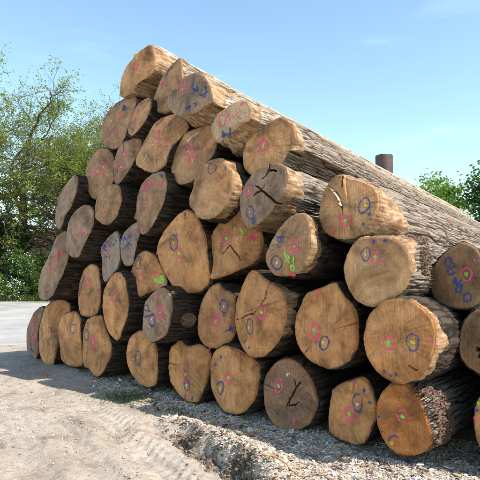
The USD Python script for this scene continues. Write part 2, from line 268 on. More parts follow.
bark_shaded = bark_material('shaded_dark_bark', (0.066, 0.048, 0.035), (0.036, 0.026, 0.019), (0.013, 0.009, 0.007), 0.3)  # shaded copy of the log bark, colour darkened so the gaps look deeper

PAINT = {'P': (0.56, 0.055, 0.13), 'R': (0.52, 0.055, 0.05), 'G': (0.16, 0.44, 0.045), 'B': (0.016, 0.036, 0.115), 'Y': (0.42, 0.34, 0.035), 'W': (0.46, 0.42, 0.42), 'O': (0.50, 0.15, 0.035), 'K': (0.05, 0.042, 0.036)}
PNAME = {'P': 'pink', 'R': 'red', 'G': 'green', 'B': 'blue', 'Y': 'yellow', 'W': 'white', 'O': 'orange', 'K': 'grey'}
paint = {}
for kx, c in PAINT.items():
    cover = 0.62 if kx in 'KO' else 0.85
    paint[kx] = M('crayon_' + PNAME[kx], {
        'tc': ('texture_coordinate', {}), 'n': ('noise_texture', {'scale': 120.0, 'detail': 4.0, 'roughness': 0.8}), 'n2': ('noise_texture', {'scale': 26.0, 'detail': 3.0}),
        'ad': ('math', {'math_type': 'multiply_add', 'value2': 0.6}), 'r': ('map_range', {'from_min': 0.66, 'from_max': 0.88, 'to_min': 0.08 if kx in 'KO' else 0.25, 'to_max': cover + 0.08, 'clamp': True}),
        'cr': ('rgb_ramp', {'ramp': [(0.3, tuple(np.array(c) * 0.72)), (0.7, tuple(np.minimum(np.array(c) * 1.15, 0.9)))]}),
        'fd': ('attribute', {'attribute': 'core'}), 'fn': ('math', {'math_type': 'subtract'}), 'fr': ('map_range', {'from_min': -0.30, 'from_max': 0.22, 'clamp': True}), 'al': ('math', {'math_type': 'multiply'}),
        't': ('transparent_bsdf', {}), 'p': ('principled_bsdf', {'roughness': 0.8, 'specular_ior_level': 0.1}), 'mx': ('mix_closure', {})},
        [('tc.object', 'n.vector'), ('tc.object', 'n2.vector'), ('n2.fac', 'ad.value1'), ('n.fac', 'ad.value3'), ('ad.value', 'r.value'), ('fd.fac', 'fn.value1'), ('n.fac', 'fn.value2'), ('fn.value', 'fr.value'), ('r.result', 'al.value1'), ('fr.result', 'al.value2'), ('al.value', 'mx.fac'), ('n2.fac', 'cr.fac'), ('cr.color', 'p.base_color'), ('t.BSDF', 'mx.closure1'), ('p.BSDF', 'mx.closure2')], 'mx.closure')

# ---------------------------------------------------------------- the logs
# n, s (how far the butt stands back), d (length of the trimmed flare), face outline F and flare outline B as (x, z), marks M, cracks C
LOGS = [
 {'n':1,'s':-0.1,'d':0.45,'tone':'tan','grey':0,'rim':0,'bare':0.5,'hi':1,'label':'topmost log of the whole stack, tan face with one pale sunlit side facet','F':[(-6.37,5.354),(-6.674,5.26),(-6.955,5.144),(-7.037,5.061),(-7.101,4.96),(-7.149,4.75),(-7.09,4.666),(-6.859,4.666),(-6.716,4.764),(-6.501,4.845),(-6.354,4.943),(-6.337,5.14)],'B':[(-6.801,5.663),(-6.562,5.449),(-6.34,5.205),(-6.444,5.052),(-6.738,4.929),(-6.925,4.807),(-7.382,4.841)],'M':[['l','P',np.float64(0.02),[(-6.724,5.016),(-6.639,5.04),(-6.642,5.124)]],['l','P',np.float64(0.017),[(-6.724,5.0),(-6.623,4.994)]]],'C':[]},
 {'n':2,'s':-0.05,'d':0.4,'tone':'greytan','grey':0,'rim':0,'bare':0.8,'hi':1,'label':'barkless log just right of the topmost log, narrow shaded face with a blue smear','F':[(-5.631,4.892),(-5.883,4.799),(-6.132,4.651),(-6.303,4.473),(-6.354,4.353),(-6.252,4.232),(-6.019,4.159),(-5.774,4.189),(-5.61,4.312),(-5.566,4.48),(-5.593,4.713)],'B':[(-6.003,5.104),(-5.828,4.983),(-5.613,4.828),(-5.496,4.652)],'M':[['l','B',np.float64(0.031),[(-5.93,4.693),(-5.882,4.756),(-5.785,4.788)]],['l','P',np.float64(0.032),[(-6.054,4.605),(-5.978,4.614)]],['d','P',-6.054,4.605,np.float64(0.025)],['d','P',-5.966,4.634,np.float64(0.019)]],'C':[]},
 {'n':3,'s':-0.3,'d':0.22,'tone':'grey','grey':0.7,'rim':0,'bare':0.8,'hi':1,'label':'greyed log face covered in blue crayon scribble, upper right slope near the top','F':[(-4.96,4.387),(-5.136,4.395),(-5.316,4.318),(-5.541,4.237),(-5.596,4.095),(-5.459,3.941),(-5.271,3.872),(-4.989,3.838),(-4.754,3.89),(-4.642,3.916),(-4.691,4.039),(-4.741,4.153),(-4.857,4.311)],'B':[(-4.874,4.208),(-4.643,3.885),(-4.739,3.878),(-4.978,3.761),(-5.323,3.794)],'M':[['r','P',-5.227,4.211,np.float64(0.083),np.float64(0.048),2.72,np.float64(0.017)],['d','G',-5.226,4.211,np.float64(0.02)],['l','P',np.float64(0.017),[(-5.315,4.264),(-5.184,4.269),(-5.098,4.23)]],['l','B',np.float64(0.022),[(-4.994,4.255),(-5.034,4.185),(-4.971,4.126),(-5.054,4.094)]],['l','B',np.float64(0.022),[(-5.034,4.171),(-4.91,4.109),(-4.952,4.189)]],['l','B',np.float64(0.02),[(-4.79,4.143),(-4.75,4.051),(-4.829,4.033)]],['l','B',np.float64(0.019),[(-4.889,4.063),(-4.789,3.995),(-4.75,4.078)]],['l','B',np.float64(0.025),[(-5.179,3.933),(-5.073,3.947),(-5.115,3.889)]],['l','B',np.float64(0.019),[(-5.011,3.959),(-4.929,3.951),(-4.969,3.907)]]],'C':[]},
 {'n':4,'s':-0.02,'d':0.1,'tone':'greytan','grey':0.5,'rim':0,'bare':0,'hi':0,'label':'grey brown log at the left shoulder with orange scribbles and a blue blotch','F':[(-7.014,4.684),(-7.167,4.685),(-7.429,4.68),(-7.702,4.585),(-7.865,4.414),(-7.912,4.211),(-7.849,4.047),(-7.617,3.906),(-7.372,3.879),(-7.173,3.986),(-7.056,4.149),(-6.942,4.308),(-6.86,4.507),(-6.893,4.634)],'B':[],'M':[['l','R',np.float64(0.018),[(-7.348,4.502),(-7.281,4.407),(-7.155,4.365),(-7.312,4.379),(-7.35,4.301)]],['l','P',np.float64(0.025),[(-7.507,4.434),(-7.536,4.344)]],['l','P',np.float64(0.022),[(-7.602,4.359),(-7.55,4.294)]],['l','R',np.float64(0.017),[(-7.251,4.192),(-7.222,4.065)]],['d','G',-7.537,4.379,np.float64(0.018)],['d','B',-7.192,4.524,np.float64(0.061)],['d','P',-7.382,4.142,np.float64(0.021)],['l','P',np.float64(0.018),[(-7.756,4.034),(-7.69,4.057)]],['l','R',np.float64(0.018),[(-7.531,4.219),(-7.559,4.119)]]],'C':[]},
 {'n':5,'s':-0.2,'d':0.1,'tone':'tan','grey':0.2,'rim':0,'bare':0,'hi':0,'label':'small oval log face tucked under the topmost log, pink dabs in a column','F':[(-6.261,4.409),(-6.463,4.383),(-6.669,4.233),(-6.809,4.103),(-6.805,3.979),(-6.658,3.903),(-6.45,3.943),(-6.276,4.06),(-6.191,4.222),(-6.194,4.339)],'B':[],'M':[['d','B',-6.469,4.376,np.float64(0.018)],['d','B',-6.226,4.355,np.float64(0.02)],['d','P',-6.465,4.236,np.float64(0.024)],['d','P',-6.551,4.148,np.float64(0.023)],['d','P',-6.57,4.065,np.float64(0.021)],['d','K',-6.452,4.26,np.float64(0.014)]],'C':[]},
 {'n':6,'s':-0.12,'d':0.1,'tone':'tan','grey':0,'rim':0,'bare':0,'hi':0,'label':'tan log with two pink rings one above the other, beside the small tucked oval face','F':[(-5.756,4.052),(-6.022,4.058),(-6.233,3.951),(-6.451,3.722),(-6.592,3.536),(-6.555,3.411),(-6.305,3.277),(-6.046,3.25),(-5.841,3.329),(-5.765,3.513),(-5.573,3.67),(-5.452,3.766),(-5.48,3.881),(-5.616,3.994)],'B':[],'M':[['r','P',-6.049,3.788,np.float64(0.081),np.float64(0.058),2.65,np.float64(0.02)],['d','G',-6.041,3.786,np.float64(0.014)],['r','P',-5.921,3.643,np.float64(0.103),np.float64(0.065),2.79,np.float64(0.015)],['d','G',-5.933,3.647,np.float64(0.017)],['l','P',np.float64(0.02),[(-6.02,3.988),(-6.009,4.055)]],['l','W',np.float64(0.016),[(-6.371,3.455),(-6.293,3.535)]],['l','W',np.float64(0.015),[(-5.868,3.802),(-5.833,3.885)]],['d','W',-6.14,3.661,np.float64(0.015)]],'C':[]},
 {'n':7,'s':-0.05,'d':0.1,'tone':'tan','grey':0.25,'rim':0,'bare':0,'hi':0,'label':'broad knobbly tan log with white scuffs and two pink rings, upper one yellow centred','F':[(-5.664,3.717),(-5.434,3.717),(-5.265,3.744),(-5.11,3.763),(-4.991,3.736),(-4.909,3.624),(-4.868,3.451),(-4.907,3.295),(-5.11,3.151),(-5.193,3.053),(-5.332,2.994),(-5.573,2.995),(-5.79,3.109),(-5.885,3.273),(-5.858,3.544),(-5.764,3.66)],'B':[],'M':[['r','P',-5.376,3.433,np.float64(0.105),np.float64(0.059),2.86,np.float64(0.022)],['d','Y',-5.386,3.433,np.float64(0.022)],['r','P',-5.282,3.278,np.float64(0.094),np.float64(0.062),2.82,np.float64(0.021)],['d','G',-5.281,3.281,np.float64(0.021)],['l','W',np.float64(0.017),[(-5.439,3.58),(-5.329,3.644),(-5.221,3.678)]],['l','W',np.float64(0.014),[(-5.095,3.721),(-5.032,3.735)]]],'C':[]},
 {'n':8,'s':-0.32,'d':0.2,'tone':'tan','grey':0,'rim':0,'bare':0,'hi':0,'label':'tan log with a diagonal ridge down its face and a bright facet at right','F':[(-4.476,3.126),(-4.63,3.131),(-4.791,3.062),(-4.954,2.901),(-5.07,2.717),(-5.069,2.607),(-4.949,2.503),(-4.849,2.432),(-4.6,2.386),(-4.401,2.497),(-4.296,2.644),(-4.283,2.825),(-4.341,2.957),(-4.445,3.089)],'B':[(-4.415,3.099),(-4.352,2.906),(-4.361,2.803),(-4.414,2.683),(-4.378,2.579),(-4.45,2.485),(-4.577,2.422)],'M':[['l','P',np.float64(0.017),[(-4.622,2.875),(-4.659,2.791),(-4.687,2.744)]],['d','G',-4.65,2.809,np.float64(0.017)],['r','B',-4.614,3.02,np.float64(0.068),np.float64(0.057),2.15,np.float64(0.013)],['l','B',np.float64(0.025),[(-4.421,3.02),(-4.394,2.972)]],['l','P',np.float64(0.013),[(-4.666,3.112),(-4.671,3.036)]]],'C':[]},
 {'n':9,'s':-0.25,'d':0.22,'tone':'pale','grey':0.45,'rim':0,'bare':0.6,'hi':1,'label':'log with faint pink lettering over a blue asterisk and a lit cream side facet','F':[(-4.082,3.772),(-4.3,3.808),(-4.462,3.766),(-4.634,3.708),(-4.744,3.614),(-4.749,3.493),(-4.632,3.381),(-4.521,3.38),(-4.326,3.456),(-4.179,3.496),(-4.027,3.513),(-3.999,3.659)],'B':[(-4.186,3.803),(-4.013,3.558),(-4.069,3.496),(-4.204,3.399),(-4.416,3.3),(-4.543,3.255)],'M':[['l','P',np.float64(0.016),[(-4.573,3.696),(-4.444,3.684)]],['l','P',np.float64(0.017),[(-4.545,3.676),(-4.539,3.552),(-4.461,3.547),(-4.416,3.639),(-4.371,3.679),(-4.353,3.593)]],['l','P',np.float64(0.015),[(-4.309,3.664),(-4.295,3.61),(-4.239,3.635),(-4.204,3.664)]],['d','G',-4.467,3.578,np.float64(0.021)],['l','B',np.float64(0.022),[(-4.534,3.426),(-4.344,3.426)]],['l','B',np.float64(0.022),[(-4.498,3.491),(-4.461,3.394)]],['l','B',np.float64(0.02),[(-4.353,3.504),(-4.371,3.375)]],['l','B',np.float64(0.02),[(-4.434,3.458),(-4.507,3.403)]],['l','P',np.float64(0.02),[(-4.647,3.406),(-4.59,3.42)]],['l','P',np.float64(0.027),[(-4.178,3.732),(-4.127,3.763)]]],'C':[]},
 {'n':10,'s':0.0,'d':0.2,'tone':'tan','grey':0,'rim':0,'bare':0,'hi':1,'label':'upper slope log with a lone pink ring and thick lit bark running far back','F':[(-3.772,3.552),(-3.867,3.544),(-4.096,3.461),(-4.298,3.375),(-4.356,3.182),(-4.356,3.053),(-4.269,2.955),(-4.116,2.872),(-3.903,2.914),(-3.777,3.038),(-3.66,3.196),(-3.573,3.258),(-3.583,3.379),(-3.67,3.488)],'B':[(-3.691,3.426),(-3.557,3.263),(-3.544,3.152)],'M':[['r','P',-4.006,3.252,np.float64(0.071),np.float64(0.057),1.96,np.float64(0.025)],['d','G',-4.006,3.252,np.float64(0.019)],['l','O',np.float64(0.015),[(-4.148,3.178),(-4.182,3.096)]],['l','O',np.float64(0.013),[(-4.208,3.05),(-4.166,3.018)]],['l','O',np.float64(0.013),[(-4.131,3.163),(-4.165,3.131)]]],'C':[]},
 {'n':11,'s':-0.3,'d':0.35,'tone':'grey','grey':0.85,'rim':0,'bare':0,'hi':1,'label':'split silver grey log with black jagged cracks and a blue ring, bark lit white behind','F':[(-3.595,2.916),(-3.745,2.911),(-3.901,2.86),(-4.062,2.766),(-4.174,2.631),(-4.188,2.513),(-4.132,2.348),(-4.01,2.221),(-3.876,2.248),(-3.698,2.346),(-3.569,2.467),(-3.454,2.575),(-3.431,2.726),(-3.465,2.848)],'B':[(-3.667,2.861),(-3.511,2.573),(-3.598,2.409),(-3.873,2.252),(-4.115,2.234)],'M':[['r','P',-3.986,2.655,np.float64(0.056),np.float64(0.037),2.91,np.float64(0.018)],['d','G',-3.984,2.655,np.float64(0.019)],['l','P',np.float64(0.017),[(-4.129,2.68),(-4.046,2.651)]],['r','B',-3.966,2.401,np.float64(0.076),np.float64(0.057),1.7,np.float64(0.015)],['d','W',-3.966,2.407,np.float64(0.014)],['l','B',np.float64(0.014),[(-3.895,2.33),(-3.887,2.359),(-3.934,2.288),(-3.903,2.262),(-3.895,2.319)]]],'C':[[np.float64(0.013),0.09,[(-3.772,2.63),(-3.874,2.71)]],[np.float64(0.013),0.09,[(-3.772,2.63),(-3.914,2.584)]],[np.float64(0.011),0.08,[(-3.772,2.63),(-3.734,2.702)]],[np.float64(0.02),0.12,[(-3.772,2.63),(-3.701,2.578),(-3.613,2.511),(-3.512,2.417)]],[np.float64(0.026),0.14,[(-3.684,2.912),(-3.7,2.835),(-3.745,2.784)]],[np.float64(0.023),0.12,[(-3.67,2.853),(-3.566,2.825)]],[np.float64(0.014),0.09,[(-3.723,2.809),(-3.784,2.755)]]]},
 {'n':12,'s':-0.22,'d':0.1,'tone':'greytan','grey':0.4,'rim':0,'bare':0,'hi':0,'label':'dark sided log with a row of pink capitals along its upper edge','F':[(-5.845,3.189),(-6.114,3.182),(-6.372,3.055),(-6.48,2.85),(-6.472,2.618),(-6.398,2.383),(-6.245,2.312),(-6.012,2.464),(-5.775,2.72),(-5.68,2.924),(-5.724,3.134)],'B':[],'M':[['l','P',np.float64(0.023),[(-6.325,2.984),(-6.188,3.065)]],['l','P',np.float64(0.023),[(-6.174,3.01),(-6.091,3.073),(-6.066,2.995)]],['l','P',np.float64(0.022),[(-6.01,3.092),(-5.976,3.013)]],['l','P',np.float64(0.022),[(-5.878,3.028),(-5.811,2.953),(-5.789,3.03)]],['l','P',np.float64(0.021),[(-6.264,2.992),(-6.109,2.986)]],['d','B',-5.79,3.118,np.float64(0.029)],['l','B',np.float64(0.018),[(-5.852,3.171),(-5.826,3.109)]],['l','P',np.float64(0.024),[(-6.19,2.854),(-6.207,2.803)]],['l','P',np.float64(0.023),[(-6.25,2.747),(-6.166,2.716)]],['d','G',-6.193,2.779,np.float64(0.015)]],'C':[]},
 {'n':13,'s':0.12,'d':0.12,'tone':'tan','grey':0,'rim':0,'bare':0,'hi':0,'label':'sliver of a log face half hidden behind the log with pink capitals','F':[(-6.941,3.093),(-7.055,2.957),(-7.094,2.776),(-7.059,2.639),(-6.955,2.597),(-6.843,2.735),(-6.85,2.966)],'B':[],'M':[],'C':[]},
 {'n':14,'s':-0.05,'d':0.1,'tone':'greytan','grey':0.4,'rim':0,'bare':0,'hi':0,'label':'greyish oval left edge log with two pink rings side by side, yellow and green centred','F':[(-7.564,3.867),(-7.733,3.908),(-7.847,3.938),(-8.139,3.853),(-8.373,3.708),(-8.429,3.543),(-8.386,3.309),(-8.159,3.097),(-7.953,3.101),(-7.702,3.217),(-7.485,3.302),(-7.444,3.555),(-7.451,3.729)],'B':[],'M':[['r','P',-7.933,3.545,np.float64(0.107),np.float64(0.056),2.91,np.float64(0.022)],['d','Y',-7.922,3.547,np.float64(0.022)],['r','P',-7.729,3.596,np.float64(0.09),np.float64(0.07),2.59,np.float64(0.025)],['d','G',-7.725,3.587,np.float64(0.021)],['l','P',np.float64(0.023),[(-7.715,3.887),(-7.679,3.835)]]],'C':[]},
 {'n':15,'s':-0.12,'d':0.1,'tone':'greytan','grey':0.4,'rim':0,'bare':0,'hi':0,'label':'narrow leaning log face with two pink rings, just under the small tucked oval one','F':[(-6.782,3.91),(-7.03,3.891),(-7.218,3.759),(-7.294,3.53),(-7.309,3.282),(-7.182,3.21),(-7.008,3.28),(-6.815,3.413),(-6.595,3.654),(-6.572,3.81),(-6.638,3.867)],'B':[],'M':[['r','P',-6.978,3.676,np.float64(0.072),np.float64(0.051),2.72,np.float64(0.02)],['d','Y',-6.977,3.676,np.float64(0.013)],['r','P',-7.055,3.479,np.float64(0.08),np.float64(0.063),2.6,np.float64(0.023)],['d','G',-7.063,3.467,np.float64(0.018)],['d','P',-7.184,3.26,np.float64(0.022)],['d','P',-7.139,3.304,np.float64(0.015)]],'C':[]},
 {'n':16,'s':-0.25,'d':0.12,'tone':'grey','grey':0.7,'rim':0,'bare':0,'hi':1,'label':'steeply tilted grey log high on the left edge with only a faint pink dab','F':[(-8.458,3.536),(-8.738,3.438),(-9.068,3.212),(-9.263,2.944),(-9.282,2.722),(-9.132,2.601),(-8.96,2.648),(-8.575,2.907),(-8.369,3.189),(-8.319,3.424)],'B':[],'M':[['d','P',-8.756,3.267,np.float64(0.034)],['l','P',np.float64(0.023),[(-8.795,3.248),(-8.697,3.292)]],['d','P',-9.113,3.186,np.float64(0.023)]],'C':[]},
 {'n':17,'s':-0.3,'d':0.3,'tone':'grey','grey':0.6,'rim':0,'bare':0,'hi':1,'label':'grey log with a dark streaked centre and yellow dot, protruding left of the middle rows','F':[(-8.011,2.932),(-8.251,2.854),(-8.52,2.593),(-8.668,2.27),(-8.62,2.131),(-8.422,2.048),(-8.114,2.053),(-7.887,2.258),(-7.669,2.499),(-7.672,2.758),(-7.798,2.882)],'B':[(-8.088,2.919),(-7.935,2.654),(-7.884,2.28),(-8.044,2.005),(-8.478,1.982),(-8.827,2.03)],'M':[['d','Y',-8.138,2.473,np.float64(0.021)],['d','P',-7.977,2.502,np.float64(0.028)],['d','P',-7.99,2.416,np.float64(0.028)],['d','P',-8.061,2.407,np.float64(0.021)],['d','P',-7.93,2.876,np.float64(0.024)],['r','P',-8.047,2.458,np.float64(0.127),np.float64(0.061),3.03,np.float64(0.014)]],'C':[]},
 {'n':18,'s':-0.3,'d':0.18,'tone':'grey','grey':0.7,'rim':0,'bare':0,'hi':0,'label':'tall grey log on the left edge scrawled all over in red and orange','F':[(-8.879,2.545),(-9.146,2.357),(-9.305,2.049),(-9.541,1.767),(-9.592,1.446),(-9.469,1.304),(-9.211,1.295),(-8.974,1.392),(-8.724,1.727),(-8.643,1.997),(-8.7,2.332),(-8.763,2.496)],'B':[(-8.881,1.972),(-8.997,1.563),(-9.275,1.352)],'M':[['l','R',np.float64(0.026),[(-9.048,2.459),(-8.999,2.353)]],['l','P',np.float64(0.026),[(-9.042,2.383),(-9.078,2.291)]],['l','R',np.float64(0.028),[(-8.785,2.23),(-8.779,2.129)]],['l','R',np.float64(0.028),[(-8.817,2.094),(-9.022,2.083),(-8.946,2.006)]],['l','R',np.float64(0.025),[(-9.22,1.888),(-9.006,1.859),(-9.072,1.792)]],['l','R',np.float64(0.028),[(-8.874,1.912),(-9.068,1.73)]],['l','O',np.float64(0.025),[(-9.284,1.764),(-9.132,1.684)]],['l','R',np.float64(0.026),[(-8.946,2.191),(-8.89,1.967)]],['l','B',np.float64(0.038),[(-9.16,2.371),(-9.122,2.313)]],['l','O',np.float64(0.023),[(-9.229,2.015),(-9.261,1.864)]],['l','R',np.float64(0.024),[(-8.824,2.204),(-8.938,2.08),(-8.853,2.021)]]],'C':[]},
 {'n':19,'s':-0.25,'d':0.3,'tone':'greytan','grey':0.3,'rim':0,'bare':0,'hi':1,'label':'oval log with pink dabs in a straight column, left of the pink capitals','F':[(-7.118,3.183),(-7.353,3.157),(-7.565,3.029),(-7.639,2.84),(-7.601,2.667),(-7.406,2.554),(-7.222,2.551),(-7.052,2.67),(-6.91,2.869),(-6.888,3.054),(-6.989,3.149)],'B':[(-7.194,3.168),(-7.064,2.9),(-7.234,2.582),(-7.613,2.527),(-7.95,2.57)],'M':[['d','G',-7.274,2.947,np.float64(0.017)],['d','P',-7.287,2.883,np.float64(0.032)],['d','P',-7.325,2.751,np.float64(0.025)],['d','P',-7.407,2.571,np.float64(0.022)],['l','P',np.float64(0.017),[(-7.295,2.925),(-7.275,2.84)]]],'C':[]},
 {'n':20,'s':-0.15,'d':0.1,'tone':'lilac','grey':0.9,'rim':0,'bare':0,'hi':0,'label':'lilac grey log with a small black hole and blue scribble, between brown logs','F':[(-7.209,2.42),(-7.435,2.325),(-7.619,2.138),(-7.554,1.939),(-7.589,1.767),(-7.567,1.65),(-7.49,1.605),(-7.252,1.714),(-7.08,1.845),(-7.011,2.003),(-7.019,2.219),(-7.101,2.386)],'B':[],'M':[['l','B',np.float64(0.022),[(-7.54,2.219),(-7.404,2.195),(-7.515,2.159),(-7.384,2.111)]],['l','B',np.float64(0.022),[(-7.326,2.224),(-7.245,2.146)]],['l','B',np.float64(0.021),[(-7.174,2.298),(-7.095,2.244)]],['l','B',np.float64(0.022),[(-7.445,2.031),(-7.364,2.003)]],['r','P',-7.386,2.148,np.float64(0.08),np.float64(0.041),3.06,np.float64(0.017)],['l','B',np.float64(0.02),[(-7.296,2.255),(-7.2,2.185),(-7.14,2.23)]]],'C':[[np.float64(0.018),0.08,[(-7.309,2.042),(-7.316,1.985)]]]},
 {'n':21,'s':-0.15,'d':0.2,'tone':'lilac','grey':0.9,'rim':0,'bare':0,'hi':0,'label':'blue grey log with blue scribble and two pink dabs near its top','F':[(-6.552,2.528),(-6.737,2.479),(-6.921,2.373),(-6.988,2.19),(-6.962,2.029),(-6.909,1.868),(-6.717,1.879),(-6.63,2.042),(-6.499,2.241),(-6.455,2.315),(-6.505,2.447)],'B':[(-6.671,2.327),(-6.585,2.211),(-6.718,2.011),(-6.912,1.857)],'M':[['l','B',np.float64(0.021),[(-6.968,2.269),(-6.846,2.309),(-6.902,2.233)]],['l','B',np.float64(0.021),[(-6.912,2.106),(-6.776,2.179),(-6.725,2.114)]],['l','B',np.float64(0.021),[(-6.777,2.218),(-6.634,2.156)]],['l','B',np.float64(0.022),[(-6.562,2.245),(-6.486,2.263)]],['d','P',-6.615,2.357,np.float64(0.027)],['d','P',-6.568,2.424,np.float64(0.025)],['l','B',np.float64(0.019),[(-6.876,2.327),(-6.816,2.26),(-6.732,2.318)]]],'C':[]},
 {'n':22,'s':-0.1,'d':0.12,'tone':'fresh','grey':0.15,'rim':0,'bare':0,'hi':0,'label':'brown log with blue and pink rings and lime green lettering under a red line','F':[(-6.389,2.073),(-6.612,2.017),(-6.771,1.839),(-6.815,1.605),(-6.781,1.46),(-6.617,1.374),(-6.436,1.392),(-6.242,1.466),(-5.992,1.491),(-5.849,1.571),(-5.913,1.759),(-6.102,1.968),(-6.257,2.044)],'B':[],'M':[['r','B',-6.551,1.899,np.float64(0.094),np.float64(0.086),1.97,np.float64(0.017)],['d','Y',-6.536,1.884,np.float64(0.022)],['r','P',-6.466,1.668,np.float64(0.086),np.float64(0.058),3.11,np.float64(0.02)],['d','G',-6.457,1.661,np.float64(0.02)],['l','R',np.float64(0.015),[(-6.172,1.733),(-5.924,1.716)]],['l','G',np.float64(0.021),[(-6.118,1.6),(-5.91,1.643),(-5.921,1.578),(-6.019,1.607),(-6.079,1.541)]],['l','G',np.float64(0.02),[(-6.019,1.615),(-6.119,1.644)]],['l','G',np.float64(0.017),[(-5.996,1.695),(-5.899,1.679),(-5.934,1.651),(-5.996,1.673)]]],'C':[]},
 {'n':23,'s':-0.12,'d':0.1,'tone':'fresh','grey':0.1,'rim':0,'bare':0,'hi':0,'label':'largest upright orange brown log in the middle, dark knots at its top, blue oval ring','F':[(-5.368,2.592),(-5.554,2.54),(-5.744,2.414),(-5.92,2.233),(-6.027,2.068),(-5.954,1.894),(-5.83,1.724),(-5.717,1.6),(-5.543,1.482),(-5.324,1.465),(-5.135,1.487),(-5.014,1.561),(-4.959,1.648),(-4.927,1.887),(-4.959,2.112),(-5.011,2.261),(-5.119,2.431),(-5.259,2.546)],'B':[],'M':[['r','B',-5.605,2.155,np.float64(0.114),np.float64(0.079),1.96,np.float64(0.017)],['d','Y',-5.605,2.147,np.float64(0.023)],['r','P',-5.485,2.002,np.float64(0.08),np.float64(0.062),2.48,np.float64(0.017)],['d','G',-5.478,1.998,np.float64(0.024)],['l','P',np.float64(0.023),[(-6.018,2.038),(-6.005,2.001)]],['l','B',np.float64(0.018),[(-5.557,2.264),(-5.527,2.241)]]],'C':[[np.float64(0.021),0.03,[(-5.553,2.469),(-5.551,2.463)]],[np.float64(0.02),0.03,[(-5.383,2.552),(-5.375,2.509)]],[np.float64(0.017),0.03,[(-5.36,2.48),(-5.355,2.471)]]]},
 {'n':24,'s':-0.02,'d':0.2,'tone':'fresh','grey':0.35,'rim':0,'bare':0,'hi':0,'label':'log with a wedge shaped split below its pink ring and smudged pink green dabs','F':[(-4.444,2.533),(-4.669,2.443),(-4.861,2.317),(-5.013,2.138),(-5.032,1.983),(-5.024,1.804),(-4.955,1.649),(-4.755,1.665),(-4.546,1.73),(-4.252,1.848),(-4.151,2.028),(-4.138,2.19),(-4.251,2.289),(-4.337,2.434)],'B':[(-4.391,1.79),(-4.7,1.639),(-5.05,1.586),(-4.303,2.054)],'M':[['r','P',-4.631,2.155,np.float64(0.082),np.float64(0.064),2.98,np.float64(0.017)],['d','G',-4.639,2.151,np.float64(0.025)],['l','G',np.float64(0.023),[(-4.494,2.295),(-4.497,2.245)]],['l','G',np.float64(0.013),[(-4.408,2.282),(-4.36,2.197),(-4.32,2.244)]],['l','P',np.float64(0.02),[(-4.426,2.296),(-4.364,2.285)]],['d','P',-4.234,2.137,np.float64(0.042)],['l','P',np.float64(0.019),[(-4.373,2.173),(-4.234,2.17)]],['l','P',np.float64(0.015),[(-4.32,2.119),(-4.251,2.165)]],['d','G',-4.252,2.078,np.float64(0.014)],['d','G',-4.201,2.082,np.float64(0.013)],['l','G',np.float64(0.012),[(-4.338,2.133),(-4.355,2.109)]],['d','Y',-4.32,2.238,np.float64(0.012)],['l','P',np.float64(0.024),[(-4.985,1.954),(-4.922,1.983)]]],'C':[[np.float64(0.01),0.05,[(-4.579,2.071),(-4.709,1.961)]],[np.float64(0.014),0.06,[(-4.579,2.071),(-4.497,1.99),(-4.408,1.874)]]]},
 {'n':25,'s':-0.38,'d':0.2,'tone':'greytan','grey':0,'rim':0,'bare':0,'hi':0,'label':'log with blue and lime green lettering and a bright splintered facet on its right','F':[(-3.136,2.296),(-3.298,2.292),(-3.436,2.225),(-3.579,2.036),(-3.659,1.894),(-3.606,1.748),(-3.511,1.666),(-3.351,1.673),(-3.209,1.705),(-3.12,1.806),(-3.054,1.989),(-3.074,2.177)],'B':[(-3.224,2.313),(-3.097,2.079),(-3.043,1.941),(-3.102,1.808),(-3.173,1.741),(-3.22,1.705)],'M':[['r','P',-3.248,1.972,np.float64(0.073),np.float64(0.044),1.58,np.float64(0.019)],['d','G',-3.251,1.967,np.float64(0.017)],['l','B',np.float64(0.014),[(-3.553,2.085),(-3.378,2.074)]],['l','B',np.float64(0.014),[(-3.475,2.08),(-3.49,2.038),(-3.441,2.024),(-3.433,2.077)]],['l','B',np.float64(0.014),[(-3.406,2.06),(-3.413,1.975),(-3.469,1.967),(-3.483,2.005)]],['r','B',-3.488,1.808,np.float64(0.073),np.float64(0.068),2.98,np.float64(0.016)],['d','W',-3.478,1.802,np.float64(0.017)],['l','G',np.float64(0.016),[(-3.38,1.915),(-3.313,1.787)]],['l','G',np.float64(0.014),[(-3.367,1.809),(-3.306,1.849),(-3.339,1.882)]],['l','G',np.float64(0.016),[(-3.259,1.863),(-3.274,1.714),(-3.307,1.724),(-3.303,1.766),(-3.267,1.776)]],['l','R',np.float64(0.027),[(-3.341,1.673),(-3.262,1.677)]],['l','R',np.float64(0.014),[(-3.32,1.777),(-3.341,1.694)]]],'C':[]},
